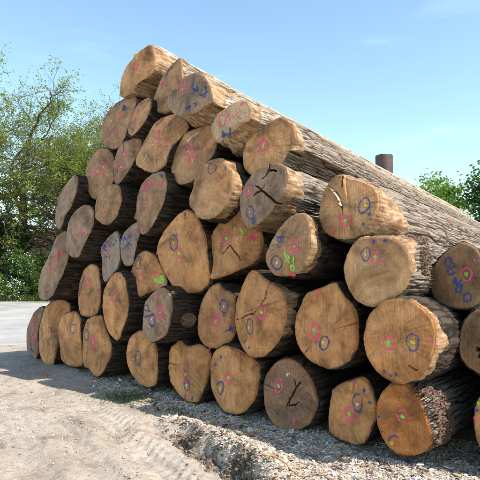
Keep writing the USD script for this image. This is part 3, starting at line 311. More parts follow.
 {'n':26,'s':-0.15,'d':0.4,'tone':'tan','grey':0,'rim':0,'bare':0.3,'hi':1,'label':'right slope log with torn white splinters and a blue ring round a yellow dot','F':[(-2.811,2.677),(-2.867,2.688),(-2.949,2.656),(-3.066,2.566),(-3.134,2.396),(-3.146,2.237),(-3.105,2.145),(-2.94,2.064),(-2.742,2.035),(-2.593,2.083),(-2.496,2.165),(-2.422,2.287),(-2.418,2.432),(-2.486,2.531),(-2.615,2.599),(-2.74,2.646)],'B':[(-2.576,2.565),(-2.412,2.42),(-2.309,2.277),(-2.271,2.153),(-2.316,2.056),(-2.501,2.017),(-2.659,2.037)],'M':[['r','B',-2.563,2.346,np.float64(0.07),np.float64(0.058),1.3,np.float64(0.014)],['d','Y',-2.542,2.344,np.float64(0.018)],['d','B',-2.501,2.249,np.float64(0.019)],['d','B',-2.567,2.161,np.float64(0.017)],['l','B',np.float64(0.01),[(-2.502,2.208),(-2.47,2.186)]],['r','P',-2.761,2.206,np.float64(0.054),np.float64(0.046),2.88,np.float64(0.021)],['d','G',-2.753,2.21,np.float64(0.019)],['l','R',np.float64(0.025),[(-2.974,2.089),(-2.912,2.126)]]],'C':[[np.float64(0.008),0.04,[(-2.886,2.522),(-2.827,2.442),(-2.8,2.347),(-2.807,2.286)]],[np.float64(0.011),0.05,[(-2.807,2.656),(-2.81,2.532)]]]},
 {'n':27,'s':-0.3,'d':0.15,'tone':'tan','grey':0,'rim':0,'bare':0,'hi':1,'label':'round tan log with two blue dots above its rings and ragged red bark behind','F':[(-2.398,2.019),(-2.493,2.018),(-2.591,2.0),(-2.686,1.877),(-2.731,1.748),(-2.711,1.587),(-2.639,1.46),(-2.532,1.401),(-2.414,1.38),(-2.332,1.405),(-2.192,1.485),(-2.086,1.565),(-2.029,1.687),(-2.023,1.813),(-2.103,1.918),(-2.21,2.0)],'B':[(-2.246,2.035),(-2.081,2.006),(-2.031,1.922),(-2.054,1.797),(-2.09,1.708)],'M':[['d','B',-2.394,1.974,np.float64(0.019)],['d','B',-2.277,1.974,np.float64(0.018)],['l','P',np.float64(0.015),[(-2.367,2.017),(-2.372,1.913)]],['r','P',-2.37,1.825,np.float64(0.057),np.float64(0.037),1.55,np.float64(0.021)],['d','G',-2.372,1.822,np.float64(0.019)],['r','B',-2.478,1.859,np.float64(0.068),np.float64(0.049),1.56,np.float64(0.012)],['d','W',-2.481,1.854,np.float64(0.014)],['d','P',-2.486,1.853,np.float64(0.008)]],'C':[]},
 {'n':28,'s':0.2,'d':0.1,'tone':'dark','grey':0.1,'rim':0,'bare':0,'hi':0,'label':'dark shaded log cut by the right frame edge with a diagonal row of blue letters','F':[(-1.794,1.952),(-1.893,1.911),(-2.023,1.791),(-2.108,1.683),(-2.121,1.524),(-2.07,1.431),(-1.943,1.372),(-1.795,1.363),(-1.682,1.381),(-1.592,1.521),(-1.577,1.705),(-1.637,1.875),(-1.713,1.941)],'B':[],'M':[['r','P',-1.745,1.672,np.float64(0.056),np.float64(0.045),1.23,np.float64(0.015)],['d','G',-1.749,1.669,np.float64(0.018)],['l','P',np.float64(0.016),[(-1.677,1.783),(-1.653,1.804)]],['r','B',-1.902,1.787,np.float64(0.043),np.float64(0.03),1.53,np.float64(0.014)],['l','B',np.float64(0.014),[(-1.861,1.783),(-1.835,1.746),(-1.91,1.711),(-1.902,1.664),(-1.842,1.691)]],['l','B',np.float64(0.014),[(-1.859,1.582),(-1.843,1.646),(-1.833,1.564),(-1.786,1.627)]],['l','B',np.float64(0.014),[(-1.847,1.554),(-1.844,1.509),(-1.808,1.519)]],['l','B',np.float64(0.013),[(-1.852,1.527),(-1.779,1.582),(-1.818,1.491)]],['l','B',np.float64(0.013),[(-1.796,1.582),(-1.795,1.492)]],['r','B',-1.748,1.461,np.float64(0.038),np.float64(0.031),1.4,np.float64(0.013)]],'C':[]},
 {'n':29,'s':-0.05,'d':0.1,'tone':'fresh','grey':0.45,'rim':0.8,'bare':0,'hi':0,'label':'rust rimmed brown log with small blue lettering at its right edge, mid second row','F':[(-4.745,1.583),(-4.921,1.539),(-5.087,1.361),(-5.173,1.159),(-5.186,0.959),(-5.114,0.811),(-5.013,0.754),(-4.851,0.748),(-4.664,0.828),(-4.555,0.927),(-4.492,1.104),(-4.466,1.315),(-4.466,1.414),(-4.538,1.475),(-4.666,1.488)],'B':[],'M':[['r','P',-4.806,1.102,np.float64(0.079),np.float64(0.061),1.51,np.float64(0.025)],['d','G',-4.815,1.101,np.float64(0.022)],['r','B',-4.656,1.29,np.float64(0.083),np.float64(0.072),1.48,np.float64(0.014)],['d','W',-4.66,1.29,np.float64(0.016)],['d','B',-4.665,1.185,np.float64(0.019)],['l','B',np.float64(0.017),[(-4.564,1.162),(-4.519,1.152)]],['l','B',np.float64(0.017),[(-4.573,1.062),(-4.591,0.962)]],['l','B',np.float64(0.018),[(-4.664,0.975),(-4.528,1.028),(-4.573,1.037),(-4.537,0.959)]],['l','R',np.float64(0.031),[(-4.939,0.783),(-4.933,0.745)]]],'C':[]},
 {'n':30,'s':-0.18,'d':0.12,'tone':'fresh','grey':0,'rim':0,'bare':0,'hi':0,'label':'large orange brown log with a crease across its face and a central pink ring','F':[(-4.127,1.712),(-4.266,1.544),(-4.351,1.362),(-4.368,1.142),(-4.339,0.945),(-4.283,0.828),(-4.182,0.762),(-4.074,0.742),(-3.911,0.766),(-3.774,0.852),(-3.627,0.985),(-3.525,1.165),(-3.502,1.383),(-3.579,1.501),(-3.784,1.589),(-3.97,1.681)],'B':[(-3.708,1.6),(-3.606,1.544),(-3.465,1.457),(-3.466,1.336),(-3.489,1.182),(-3.554,1.025)],'M':[['r','P',-3.851,1.251,np.float64(0.079),np.float64(0.055),1.52,np.float64(0.019)],['d','G',-3.854,1.254,np.float64(0.021)],['r','B',-4.084,1.08,np.float64(0.092),np.float64(0.056),1.26,np.float64(0.015)],['d','W',-4.1,1.068,np.float64(0.017)],['l','B',np.float64(0.016),[(-4.241,0.867),(-4.199,0.911)]],['l','B',np.float64(0.023),[(-4.145,0.846),(-4.125,0.822)]],['l','R',np.float64(0.022),[(-3.732,1.578),(-3.695,1.561)]]],'C':[[np.float64(0.008),0.03,[(-4.334,1.144),(-4.116,1.202),(-3.94,1.267)]],[np.float64(0.007),0.025,[(-3.924,1.291),(-3.816,1.43),(-3.8,1.51)]]]},
 {'n':31,'s':-0.2,'d':0.1,'tone':'fresh','grey':0,'rim':0,'bare':0,'hi':0,'label':'broad orange brown log with a red streak from its top edge and adjacent rings','F':[(-2.864,1.587),(-2.955,1.565),(-3.058,1.528),(-3.263,1.455),(-3.356,1.285),(-3.422,1.087),(-3.401,0.913),(-3.282,0.817),(-3.154,0.759),(-2.97,0.741),(-2.828,0.777),(-2.723,0.866),(-2.659,1.015),(-2.659,1.234),(-2.69,1.345),(-2.78,1.44),(-2.836,1.521)],'B':[],'M':[['r','P',-3.139,1.096,np.float64(0.086),np.float64(0.053),1.5,np.float64(0.02)],['d','G',-3.143,1.106,np.float64(0.02)],['r','B',-3.02,0.986,np.float64(0.071),np.float64(0.055),1.12,np.float64(0.015)],['d','Y',-3.026,0.993,np.float64(0.02)],['l','R',np.float64(0.018),[(-3.058,1.528),(-3.108,1.456),(-3.115,1.389)]],['l','B',np.float64(0.016),[(-3.295,0.862),(-3.268,0.896)]]],'C':[]},
 {'n':32,'s':-0.42,'d':0.13,'tone':'fresh','grey':0,'rim':0,'bare':0,'hi':0,'label':'biggest right hand log, amber face with three low blue dots and glowing sunlit facet','F':[(-2.114,1.445),(-2.225,1.416),(-2.346,1.324),(-2.422,1.154),(-2.444,1.004),(-2.387,0.863),(-2.307,0.786),(-2.196,0.745),(-2.085,0.745),(-1.986,0.794),(-1.902,0.862),(-1.857,0.932),(-1.806,1.073),(-1.794,1.197),(-1.81,1.299),(-1.881,1.377),(-1.966,1.435)],'B':[(-1.993,1.441),(-1.888,1.389),(-1.813,1.325),(-1.762,1.221),(-1.759,1.082),(-1.818,0.921),(-1.864,0.834),(-1.979,0.761)],'M':[['r','P',-2.178,1.08,np.float64(0.056),np.float64(0.05),-2.6,np.float64(0.015)],['d','G',-2.178,1.078,np.float64(0.02)],['r','B',-1.965,1.1,np.float64(0.075),np.float64(0.044),1.48,np.float64(0.012)],['d','Y',-1.964,1.098,np.float64(0.017)],['d','B',-2.254,0.821,np.float64(0.018)],['d','B',-2.195,0.793,np.float64(0.013)],['d','B',-2.138,0.811,np.float64(0.015)],['l','P',np.float64(0.016),[(-1.859,1.123),(-1.796,1.125)]]],'C':[[np.float64(0.008),0.05,[(-2.009,0.906),(-2.006,0.903)]],[np.float64(0.004),0.02,[(-2.0,0.899),(-1.94,0.873)]]]},
 {'n':33,'s':-0.1,'d':0.1,'tone':'fresh','grey':0,'rim':0,'bare':0,'hi':0,'label':'bottom row log with a pink bar at its top and two blue dots right','F':[(-2.681,0.672),(-2.823,0.621),(-2.994,0.531),(-3.046,0.366),(-3.073,0.212),(-3.072,0.079),(-2.971,0.035),(-2.816,0.028),(-2.727,0.024),(-2.648,0.072),(-2.559,0.23),(-2.521,0.33),(-2.516,0.454),(-2.564,0.587),(-2.626,0.656)],'B':[],'M':[['r','P',-2.805,0.306,np.float64(0.067),np.float64(0.043),1.4,np.float64(0.017)],['d','G',-2.804,0.308,np.float64(0.019)],['r','B',-2.714,0.429,np.float64(0.083),np.float64(0.052),1.42,np.float64(0.011)],['d','W',-2.712,0.415,np.float64(0.014)],['d','B',-2.646,0.554,np.float64(0.018)],['d','B',-2.577,0.456,np.float64(0.018)],['l','P',np.float64(0.018),[(-2.766,0.632),(-2.764,0.565)]],['l','B',np.float64(0.014),[(-2.753,0.36),(-2.708,0.349),(-2.674,0.374)]]],'C':[]},
 {'n':34,'s':-0.22,'d':0.17,'tone':'rust','grey':0,'rim':0,'bare':0,'hi':1,'label':'rusty orange bottom log at the right with crumbling sunlit bark','F':[(-2.276,0.687),(-2.357,0.619),(-2.431,0.503),(-2.448,0.365),(-2.417,0.238),(-2.341,0.122),(-2.257,0.084),(-2.132,0.092),(-2.025,0.141),(-1.945,0.233),(-1.929,0.327),(-1.969,0.427),(-2.012,0.544),(-2.088,0.638),(-2.161,0.696)],'B':[(-2.17,0.657),(-2.058,0.656),(-1.941,0.613),(-1.893,0.476),(-1.862,0.381),(-1.883,0.276),(-1.956,0.176)],'M':[['r','P',-2.188,0.42,np.float64(0.052),np.float64(0.04),1.19,np.float64(0.016)],['d','G',-2.188,0.417,np.float64(0.019)],['l','B',np.float64(0.019),[(-2.329,0.174),(-2.309,0.218),(-2.269,0.239),(-2.226,0.231)]],['d','Y',-2.296,0.164,np.float64(0.019)],['d','B',-2.418,0.373,np.float64(0.013)],['d','B',-2.392,0.249,np.float64(0.011)]],'C':[]},
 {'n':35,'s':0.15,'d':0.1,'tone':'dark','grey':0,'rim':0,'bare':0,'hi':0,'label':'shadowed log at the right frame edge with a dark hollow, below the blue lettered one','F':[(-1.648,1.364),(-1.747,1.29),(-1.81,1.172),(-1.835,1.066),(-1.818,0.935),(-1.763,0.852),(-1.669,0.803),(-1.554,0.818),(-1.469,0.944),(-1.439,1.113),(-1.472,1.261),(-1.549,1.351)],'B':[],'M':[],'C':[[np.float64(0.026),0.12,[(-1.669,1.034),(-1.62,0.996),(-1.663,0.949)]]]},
 {'n':36,'s':-0.05,'d':0.1,'tone':'fresh','grey':0,'rim':0,'bare':0,'hi':0,'label':'bottom corner log cut by the right frame edge, only a sliver with coloured dabs','F':[(-1.587,0.66),(-1.636,0.539),(-1.648,0.423),(-1.636,0.312),(-1.597,0.209),(-1.491,0.155),(-1.364,0.202),(-1.268,0.436),(-1.275,0.602),(-1.35,0.705),(-1.468,0.726)],'B':[],'M':[['d','P',-1.626,0.475,np.float64(0.014)],['d','B',-1.612,0.543,np.float64(0.016)],['d','G',-1.597,0.602,np.float64(0.013)]],'C':[]},
 {'n':37,'s':-0.12,'d':0.1,'tone':'umber','grey':0.55,'rim':1,'bare':0,'hi':0,'label':'dark umber bottom log with a jagged black crack and an orange rim','F':[(-3.598,0.757),(-3.743,0.694),(-3.875,0.582),(-3.953,0.423),(-3.953,0.255),(-3.897,0.134),(-3.803,0.042),(-3.658,0.007),(-3.49,0.025),(-3.332,0.098),(-3.248,0.199),(-3.198,0.347),(-3.237,0.494),(-3.324,0.616),(-3.458,0.74)],'B':[],'M':[['r','P',-3.702,0.453,np.float64(0.074),np.float64(0.053),1.39,np.float64(0.016)],['d','G',-3.703,0.45,np.float64(0.02)],['l','W',np.float64(0.011),[(-3.588,0.566),(-3.574,0.606),(-3.574,0.573)]],['l','W',np.float64(0.011),[(-3.546,0.577),(-3.543,0.61),(-3.581,0.583)]],['l','P',np.float64(0.021),[(-3.492,0.14),(-3.494,0.035)]]],'C':[[np.float64(0.017),0.06,[(-3.402,0.533),(-3.457,0.462),(-3.52,0.367),(-3.598,0.248)]],[np.float64(0.012),0.05,[(-3.483,0.553),(-3.457,0.472)]],[np.float64(0.011),0.05,[(-3.555,0.351),(-3.556,0.266)]],[np.float64(0.011),0.05,[(-3.57,0.253),(-3.487,0.272),(-3.418,0.31)]]]},
 {'n':38,'s':-0.15,'d':0.1,'tone':'fresh','grey':0,'rim':0,'bare':0,'hi':0,'label':'bottom row log with two blue dots at top left and a yellow centred ring','F':[(-4.527,0.818),(-4.741,0.737),(-4.819,0.593),(-4.871,0.321),(-4.831,0.203),(-4.705,0.077),(-4.525,0.028),(-4.296,0.053),(-4.164,0.134),(-4.051,0.266),(-3.995,0.477),(-4.01,0.645),(-4.162,0.72),(-4.352,0.795)],'B':[],'M':[['r','P',-4.468,0.443,np.float64(0.072),np.float64(0.056),-2.8,np.float64(0.019)],['d','G',-4.464,0.446,np.float64(0.023)],['r','B',-4.624,0.304,np.float64(0.081),np.float64(0.065),-2.33,np.float64(0.017)],['d','Y',-4.613,0.299,np.float64(0.024)],['d','B',-4.608,0.676,np.float64(0.024)],['d','B',-4.714,0.574,np.float64(0.022)],['l','R',np.float64(0.03),[(-4.817,0.777),(-4.816,0.74)]],['d','R',-4.796,0.567,np.float64(0.022)]],'C':[]},
 {'n':39,'s':-0.1,'d':0.1,'tone':'fresh','grey':0,'rim':0,'bare':0,'hi':0,'label':'bottom row log with a notched top and pink and blue rings stacked vertically','F':[(-5.535,0.803),(-5.698,0.679),(-5.755,0.439),(-5.71,0.238),(-5.546,0.104),(-5.356,0.023),(-5.149,0.035),(-5.044,0.15),(-4.97,0.317),(-4.939,0.533),(-4.973,0.682),(-5.131,0.77),(-5.403,0.724)],'B':[],'M':[['r','P',-5.355,0.366,np.float64(0.086),np.float64(0.059),1.48,np.float64(0.022)],['d','G',-5.355,0.362,np.float64(0.022)],['r','B',-5.325,0.222,np.float64(0.074),np.float64(0.062),1.24,np.float64(0.017)],['d','W',-5.325,0.225,np.float64(0.016)],['l','R',np.float64(0.029),[(-5.319,0.101),(-5.308,0.07)]],['d','B',-5.219,0.072,np.float64(0.026)],['l','B',np.float64(0.017),[(-5.371,0.021),(-5.352,0.129)]]],'C':[]},
 {'n':40,'s':-0.15,'d':0.1,'tone':'fresh','grey':0,'rim':0,'bare':0,'hi':0,'label':'oval bottom row log with red dabs and blue ring, below the stubbed grey one','F':[(-6.334,0.892),(-6.633,0.768),(-6.765,0.556),(-6.783,0.326),(-6.66,0.166),(-6.476,0.083),(-6.217,0.07),(-6.036,0.12),(-5.943,0.283),(-5.937,0.536),(-6.002,0.698),(-6.13,0.874)],'B':[],'M':[['r','B',-6.401,0.473,np.float64(0.097),np.float64(0.076),1.48,np.float64(0.02)],['d','W',-6.401,0.48,np.float64(0.016)],['d','R',-6.556,0.486,np.float64(0.027)],['l','R',np.float64(0.021),[(-6.505,0.417),(-6.464,0.378)]],['d','G',-6.506,0.454,np.float64(0.018)],['d','P',-6.65,0.679,np.float64(0.021)],['d','B',-6.637,0.545,np.float64(0.015)]],'C':[]},
 {'n':41,'s':-0.4,'d':0.1,'tone':'grey','grey':0.6,'rim':0.3,'bare':0,'hi':1,'label':'protruding lichen grey log with a sawn branch stub on its side and a blue figure','F':[(-5.54,1.537),(-5.739,1.449),(-5.908,1.307),(-5.983,1.114),(-6.041,0.953),(-5.963,0.851),(-5.722,0.778),(-5.525,0.854),(-5.4,0.968),(-5.35,1.193),(-5.353,1.389),(-5.465,1.493)],'B':[],'M':[['r','B',-5.707,1.083,np.float64(0.076),np.float64(0.07),1.44,np.float64(0.023)],['d','W',-5.707,1.096,np.float64(0.015)],['r','B',-5.865,1.24,np.float64(0.067),np.float64(0.041),-3.1,np.float64(0.017)],['l','B',np.float64(0.018),[(-5.922,1.113),(-5.767,1.141)]],['l','B',np.float64(0.018),[(-5.745,1.194),(-5.84,1.213)]],['r','P',-5.549,1.185,np.float64(0.076),np.float64(0.059),1.56,np.float64(0.023)],['d','G',-5.537,1.192,np.float64(0.019)],['l','P',np.float64(0.022),[(-5.691,1.389),(-5.657,1.43)]],['l','B',np.float64(0.014),[(-5.87,0.992),(-5.774,0.943)]]],'C':[]},
 {'n':42,'s':-0.25,'d':0.1,'tone':'fresh','grey':0,'rim':0,'bare':0,'hi':0,'label':'tall tapering brown log with a small pink ring, below the black holed lilac one','F':[(-6.935,1.741),(-7.191,1.605),(-7.34,1.443),(-7.347,1.229),(-7.288,0.964),(-7.197,0.791),(-7.002,0.684),(-6.859,0.758),(-6.776,0.841),(-6.626,1.101),(-6.541,1.284),(-6.574,1.454),(-6.622,1.63),(-6.766,1.723)],'B':[],'M':[['r','P',-6.941,1.358,np.float64(0.077),np.float64(0.073),2.98,np.float64(0.022)],['d','G',-6.941,1.358,np.float64(0.017)],['r','K',-7.114,1.441,np.float64(0.061),np.float64(0.054),3.06,np.float64(0.013)],['d','B',-6.778,1.662,np.float64(0.019)],['r','K',-6.821,1.261,np.float64(0.086),np.float64(0.061),-3.12,np.float64(0.009)]],'C':[]},
 {'n':43,'s':-0.1,'d':0.1,'tone':'fresh','grey':0.45,'rim':1,'bare':0,'hi':0,'label':'rust rimmed left hand log with a blue streak down its left side','F':[(-8.008,1.913),(-8.315,1.814),(-8.489,1.582),(-8.59,1.364),(-8.483,1.157),(-8.272,1.018),(-7.963,1.004),(-7.753,1.098),(-7.687,1.33),(-7.667,1.549),(-7.717,1.775),(-7.833,1.878)],'B':[],'M':[['r','P',-8.088,1.605,np.float64(0.099),np.float64(0.073),3.08,np.float64(0.026)],['d','G',-8.087,1.6,np.float64(0.017)],['l','B',np.float64(0.035),[(-8.236,1.706),(-8.302,1.564),(-8.387,1.439)]],['l','P',np.float64(0.032),[(-8.254,1.353),(-8.228,1.213)]],['l','P',np.float64(0.025),[(-8.305,1.281),(-8.181,1.337)]],['d','R',-8.488,1.573,np.float64(0.027)],['d','Y',-8.044,1.435,np.float64(0.017)]],'C':[]},
 {'n':44,'s':-0.15,'d':0.1,'tone':'fresh','grey':0,'rim':0,'bare':0,'hi':0,'label':'fourth bottom log from the left end, ragged lower left edge, thick pink ring','F':[(-7.539,1.041),(-7.826,1.008),(-8.041,0.946),(-8.179,0.736),(-8.182,0.456),(-8.146,0.255),(-8.111,0.14),(-7.954,0.15),(-7.824,0.074),(-7.656,0.035),(-7.457,0.141),(-7.25,0.404),(-7.233,0.591),(-7.397,0.791),(-7.493,0.947)],'B':[],'M':[['r','P',-7.755,0.578,np.float64(0.087),np.float64(0.082),-2.77,np.float64(0.03)],['d','G',-7.738,0.58,np.float64(0.018)],['r','B',-8.018,0.692,np.float64(0.092),np.float64(0.084),1.51,np.float64(0.019)],['d','Y',-8.017,0.692,np.float64(0.015)],['d','B',-7.983,0.898,np.float64(0.02)],['d','P',-8.11,0.779,np.float64(0.022)],['r','K',-8.039,0.435,np.float64(0.088),np.float64(0.067),-2.99,np.float64(0.01)]],'C':[]},
 {'n':45,'s':-0.1,'d':0.1,'tone':'fresh','grey':0,'rim':0,'bare':0,'hi':0,'label':'third bottom log from the left end, grey blue ring and red dab','F':[(-8.649,1.046),(-8.96,0.972),(-9.092,0.794),(-9.094,0.516),(-9.162,0.287),(-9.173,0.138),(-8.903,0.062),(-8.516,0.091),(-8.337,0.211),(-8.309,0.55),(-8.296,0.79),(-8.267,0.931),(-8.458,1.045)],'B':[],'M':[['r','B',-8.519,0.775,np.float64(0.109),np.float64(0.078),-3.07,np.float64(0.021)],['d','W',-8.518,0.766,np.float64(0.019)],['d','R',-8.609,0.564,np.float64(0.028)],['d','G',-8.6,0.547,np.float64(0.014)],['l','R',np.float64(0.023),[(-8.636,0.517),(-8.731,0.473)]]],'C':[]},
 {'n':46,'s':0.02,'d':0.1,'tone':'fresh','grey':0.15,'rim':0,'bare':0,'hi':0,'label':'tall plain brown bottom log nearly without marks, second from the left end','F':[(-9.88,1.204),(-10.103,1.07),(-10.239,0.786),(-10.29,0.511),(-10.195,0.216),(-10.025,0.033),(-9.754,-0.035),(-9.54,0.053),(-9.482,0.283),(-9.412,0.519),(-9.363,0.752),(-9.269,0.935),(-9.261,1.126),(-9.524,1.232)],'B':[],'M':[['d','R',-9.779,0.614,np.float64(0.025)],['d','R',-9.613,0.29,np.float64(0.023)],['l','B',np.float64(0.027),[(-9.687,0.712),(-9.668,0.635)]],['d','B',-9.598,0.388,np.float64(0.019)]],'C':[]},
 {'n':47,'s':0.1,'d':0.1,'tone':'umber','grey':0.4,'rim':0,'bare':0,'hi':0,'label':'leftmost bottom log with a red streak and a blue blotch low on its face','F':[(-10.653,1.047),(-10.942,0.929),(-11.139,0.623),(-11.205,0.329),(-11.188,0.136),(-10.864,0.003),(-10.593,-0.016),(-10.45,0.184),(-10.522,0.468),(-10.495,0.761),(-10.379,1.037)],'B':[],'M':[['l','R',np.float64(0.043),[(-10.939,0.886),(-10.883,0.718)]],['l','P',np.float64(0.038),[(-10.707,0.65),(-10.82,0.466),(-10.624,0.376)]],['l','P',np.float64(0.032),[(-10.793,0.574),(-10.634,0.501)]],['d','B',-10.845,0.274,np.float64(0.042)],['l','B',np.float64(0.042),[(-10.916,0.183),(-10.654,0.123)]]],'C':[]},
 {'n':48,'s':0.1,'d':0.1,'tone':'fresh','grey':0,'rim':0,'bare':0,'hi':0,'label':'log just past the right frame edge, level with the shadowed hollow log','F':[(-0.694,1.0),(-0.723,1.124),(-0.788,1.24),(-0.909,1.31),(-1.047,1.293),(-1.156,1.221),(-1.243,1.127),(-1.294,1.0),(-1.263,0.864),(-1.162,0.771),(-1.043,0.725),(-0.913,0.708),(-0.782,0.752),(-0.702,0.866)],'B':[],'M':[],'C':[]},
 {'n':49,'s':0.1,'d':0.1,'tone':'fresh','grey':0,'rim':0,'bare':0,'hi':0,'label':'bottom row log just past the right frame edge','F':[(-0.568,0.36),(-0.579,0.495),(-0.655,0.617),(-0.79,0.669),(-0.926,0.647),(-1.045,0.592),(-1.148,0.499),(-1.188,0.36),(-1.138,0.226),(-1.042,0.132),(-0.927,0.064),(-0.788,0.043),(-0.658,0.107),(-0.589,0.23)],'B':[],'M':[],'C':[]},
]
SPLINTERS = [[(-2.886, 2.511), (-2.839, 2.443), (-2.799, 2.357)], [(-3.021, 2.592), (-2.947, 2.561), (-2.874, 2.51)]]
STICK = ((-2.943, -1.191, 0.03), (-2.527, -0.84, 0.03))
SLABS = [((246, 437), 0.20, 0.06, 0.5, 0.25, 'dark curled bark piece on the lip of the bank below the stack'),
         ((344, 462), 0.17, 0.05, -0.3, 0.2, 'flat bark strip on the sunlit chips in front of the log with a pink bar')]
TREES = [
 ('spring_tree', 'tall sparse tree with fresh yellow green leaves at the left edge of the frame', 1, 44, 26.0, 8, 'spring', 0.10, 8.5, 0.27, dict(stout=0.028, gap=0.38, limbs=4, trunk_frac=0.36)),
 ('spring_tree', 'sparse tree with an upright dark trunk just inside the left frame edge', 24, 47, 23.5, 5, 'spring', 0.10, 8.0, 0.27, dict(stout=0.028, gap=0.42, limbs=3, trunk_frac=0.36)),
 ('spring_tree', 'sparse leaning tree whose limbs reach toward the log stack', 52, 45, 20.0, 9, 'spring', 0.10, 7.5, 0.29, dict(stout=0.030, gap=0.42, limbs=3, lean=(0.18, 0.18, 0), trunk_frac=0.3)),
 ('spring_tree', 'sparse tree partly hidden behind the left end of the log stack', 96, 50, 24.5, 14, 'spring', 0.10, 7.5, 0.28, dict(stout=0.026, gap=0.42, limbs=3, trunk_frac=0.34)),
 ('leafy_tree', 'sunlit yellow green rounded tree top showing above the bark at the right', 440, 38, 9.9, 21, 'fresh_green', 0.13, 9, 0.27, dict(maxlev=4, trunk_frac=0.25)),
 ('leafy_tree', 'leafy green tree cut by the right frame edge behind the stack', 512, 31, 9.8, 27, 'shrub_green', 0.13, 9, 0.23, dict(maxlev=4, trunk_frac=0.22)),
]
SHRUBS = [
 (('dense dark green shrub towering at the left frame edge beyond the yard', 2, 46, 5.2, 8.6, 17000, 31, 'deep_green', 0.12), {}),
 (('mid green shrub between the blossom and the stack in front of the pinkish house', 42, 47, 3.6, 4.4, 3600, 32, 'shrub_green', 0.12), {}),
 (('shrub sprinkled with white blossom beyond the yard at the left', 24, 43.6, 4.6, 4.7, 7000, 33, 'shrub_green', 0.10), dict(flowers=130, name='blossom_shrub')),
 (('low bright green bush at the verge right against the left end of the stack', 47, 43, 2.6, 2.3, 3600, 34, 'fresh_green', 0.09), {}),
 (('low bright green bush on the verge at the very left of the picture', 4, 43, 2.8, 2.4, 3600, 35, 'fresh_green', 0.09), {}),
 (('dark green shrub behind the left end of the stack', 82, 47, 5.0, 5.0, 7000, 36, 'deep_green', 0.12), {}),
]

STEPS = {8: [((-5.02, 3.2), (-4.92, 2.45), -0.030, 0.02)], 24: [((-4.85, 2.0), (-4.62, 2.12), 0.0, 0.02)], 30: [((-4.4, 1.18), (-3.95, 1.3), 0.018, 0.02)], 7: [((-5.8, 3.2), (-5.2, 3.6), 0.03, 0.10)], 26: [((-2.78, 2.62), (-2.70, 2.2), 0.022, 0.012)]}
KZ, X0, SKEW = 0.020, -6.0, math.tan(math.radians(-1.0))
def radial(poly, c, th):
    ring = np.array(LineString(poly.exterior.coords).segmentize(0.01).coords)[:-1]
    a = np.arctan2(ring[:, 1] - c[1], ring[:, 0] - c[0]); r = np.hypot(ring[:, 0] - c[0], ring[:, 1] - c[1])
    o = np.argsort(a); a, r = a[o], r[o]
    return np.interp(th, np.concatenate([a - 2 * np.pi, a, a + 2 * np.pi]), np.concatenate([r, r, r]))
def seg_dist(px, pz, pts):
    d = np.full(px.shape, 1e9); tt = np.zeros(px.shape); n = len(pts) - 1
    for q in range(n):
        a, b = np.array(pts[q]), np.array(pts[q + 1]); ab = b - a; L2 = ab @ ab + 1e-12
        t = np.clip(((px - a[0]) * ab[0] + (pz - a[1]) * ab[1]) / L2, 0, 1)
        dd = np.hypot(px - a[0] - t * ab[0], pz - a[1] - t * ab[1])
        m = dd < d; d = np.where(m, dd, d); tt = np.where(m, (q + t) / n, tt)
    return d, tt

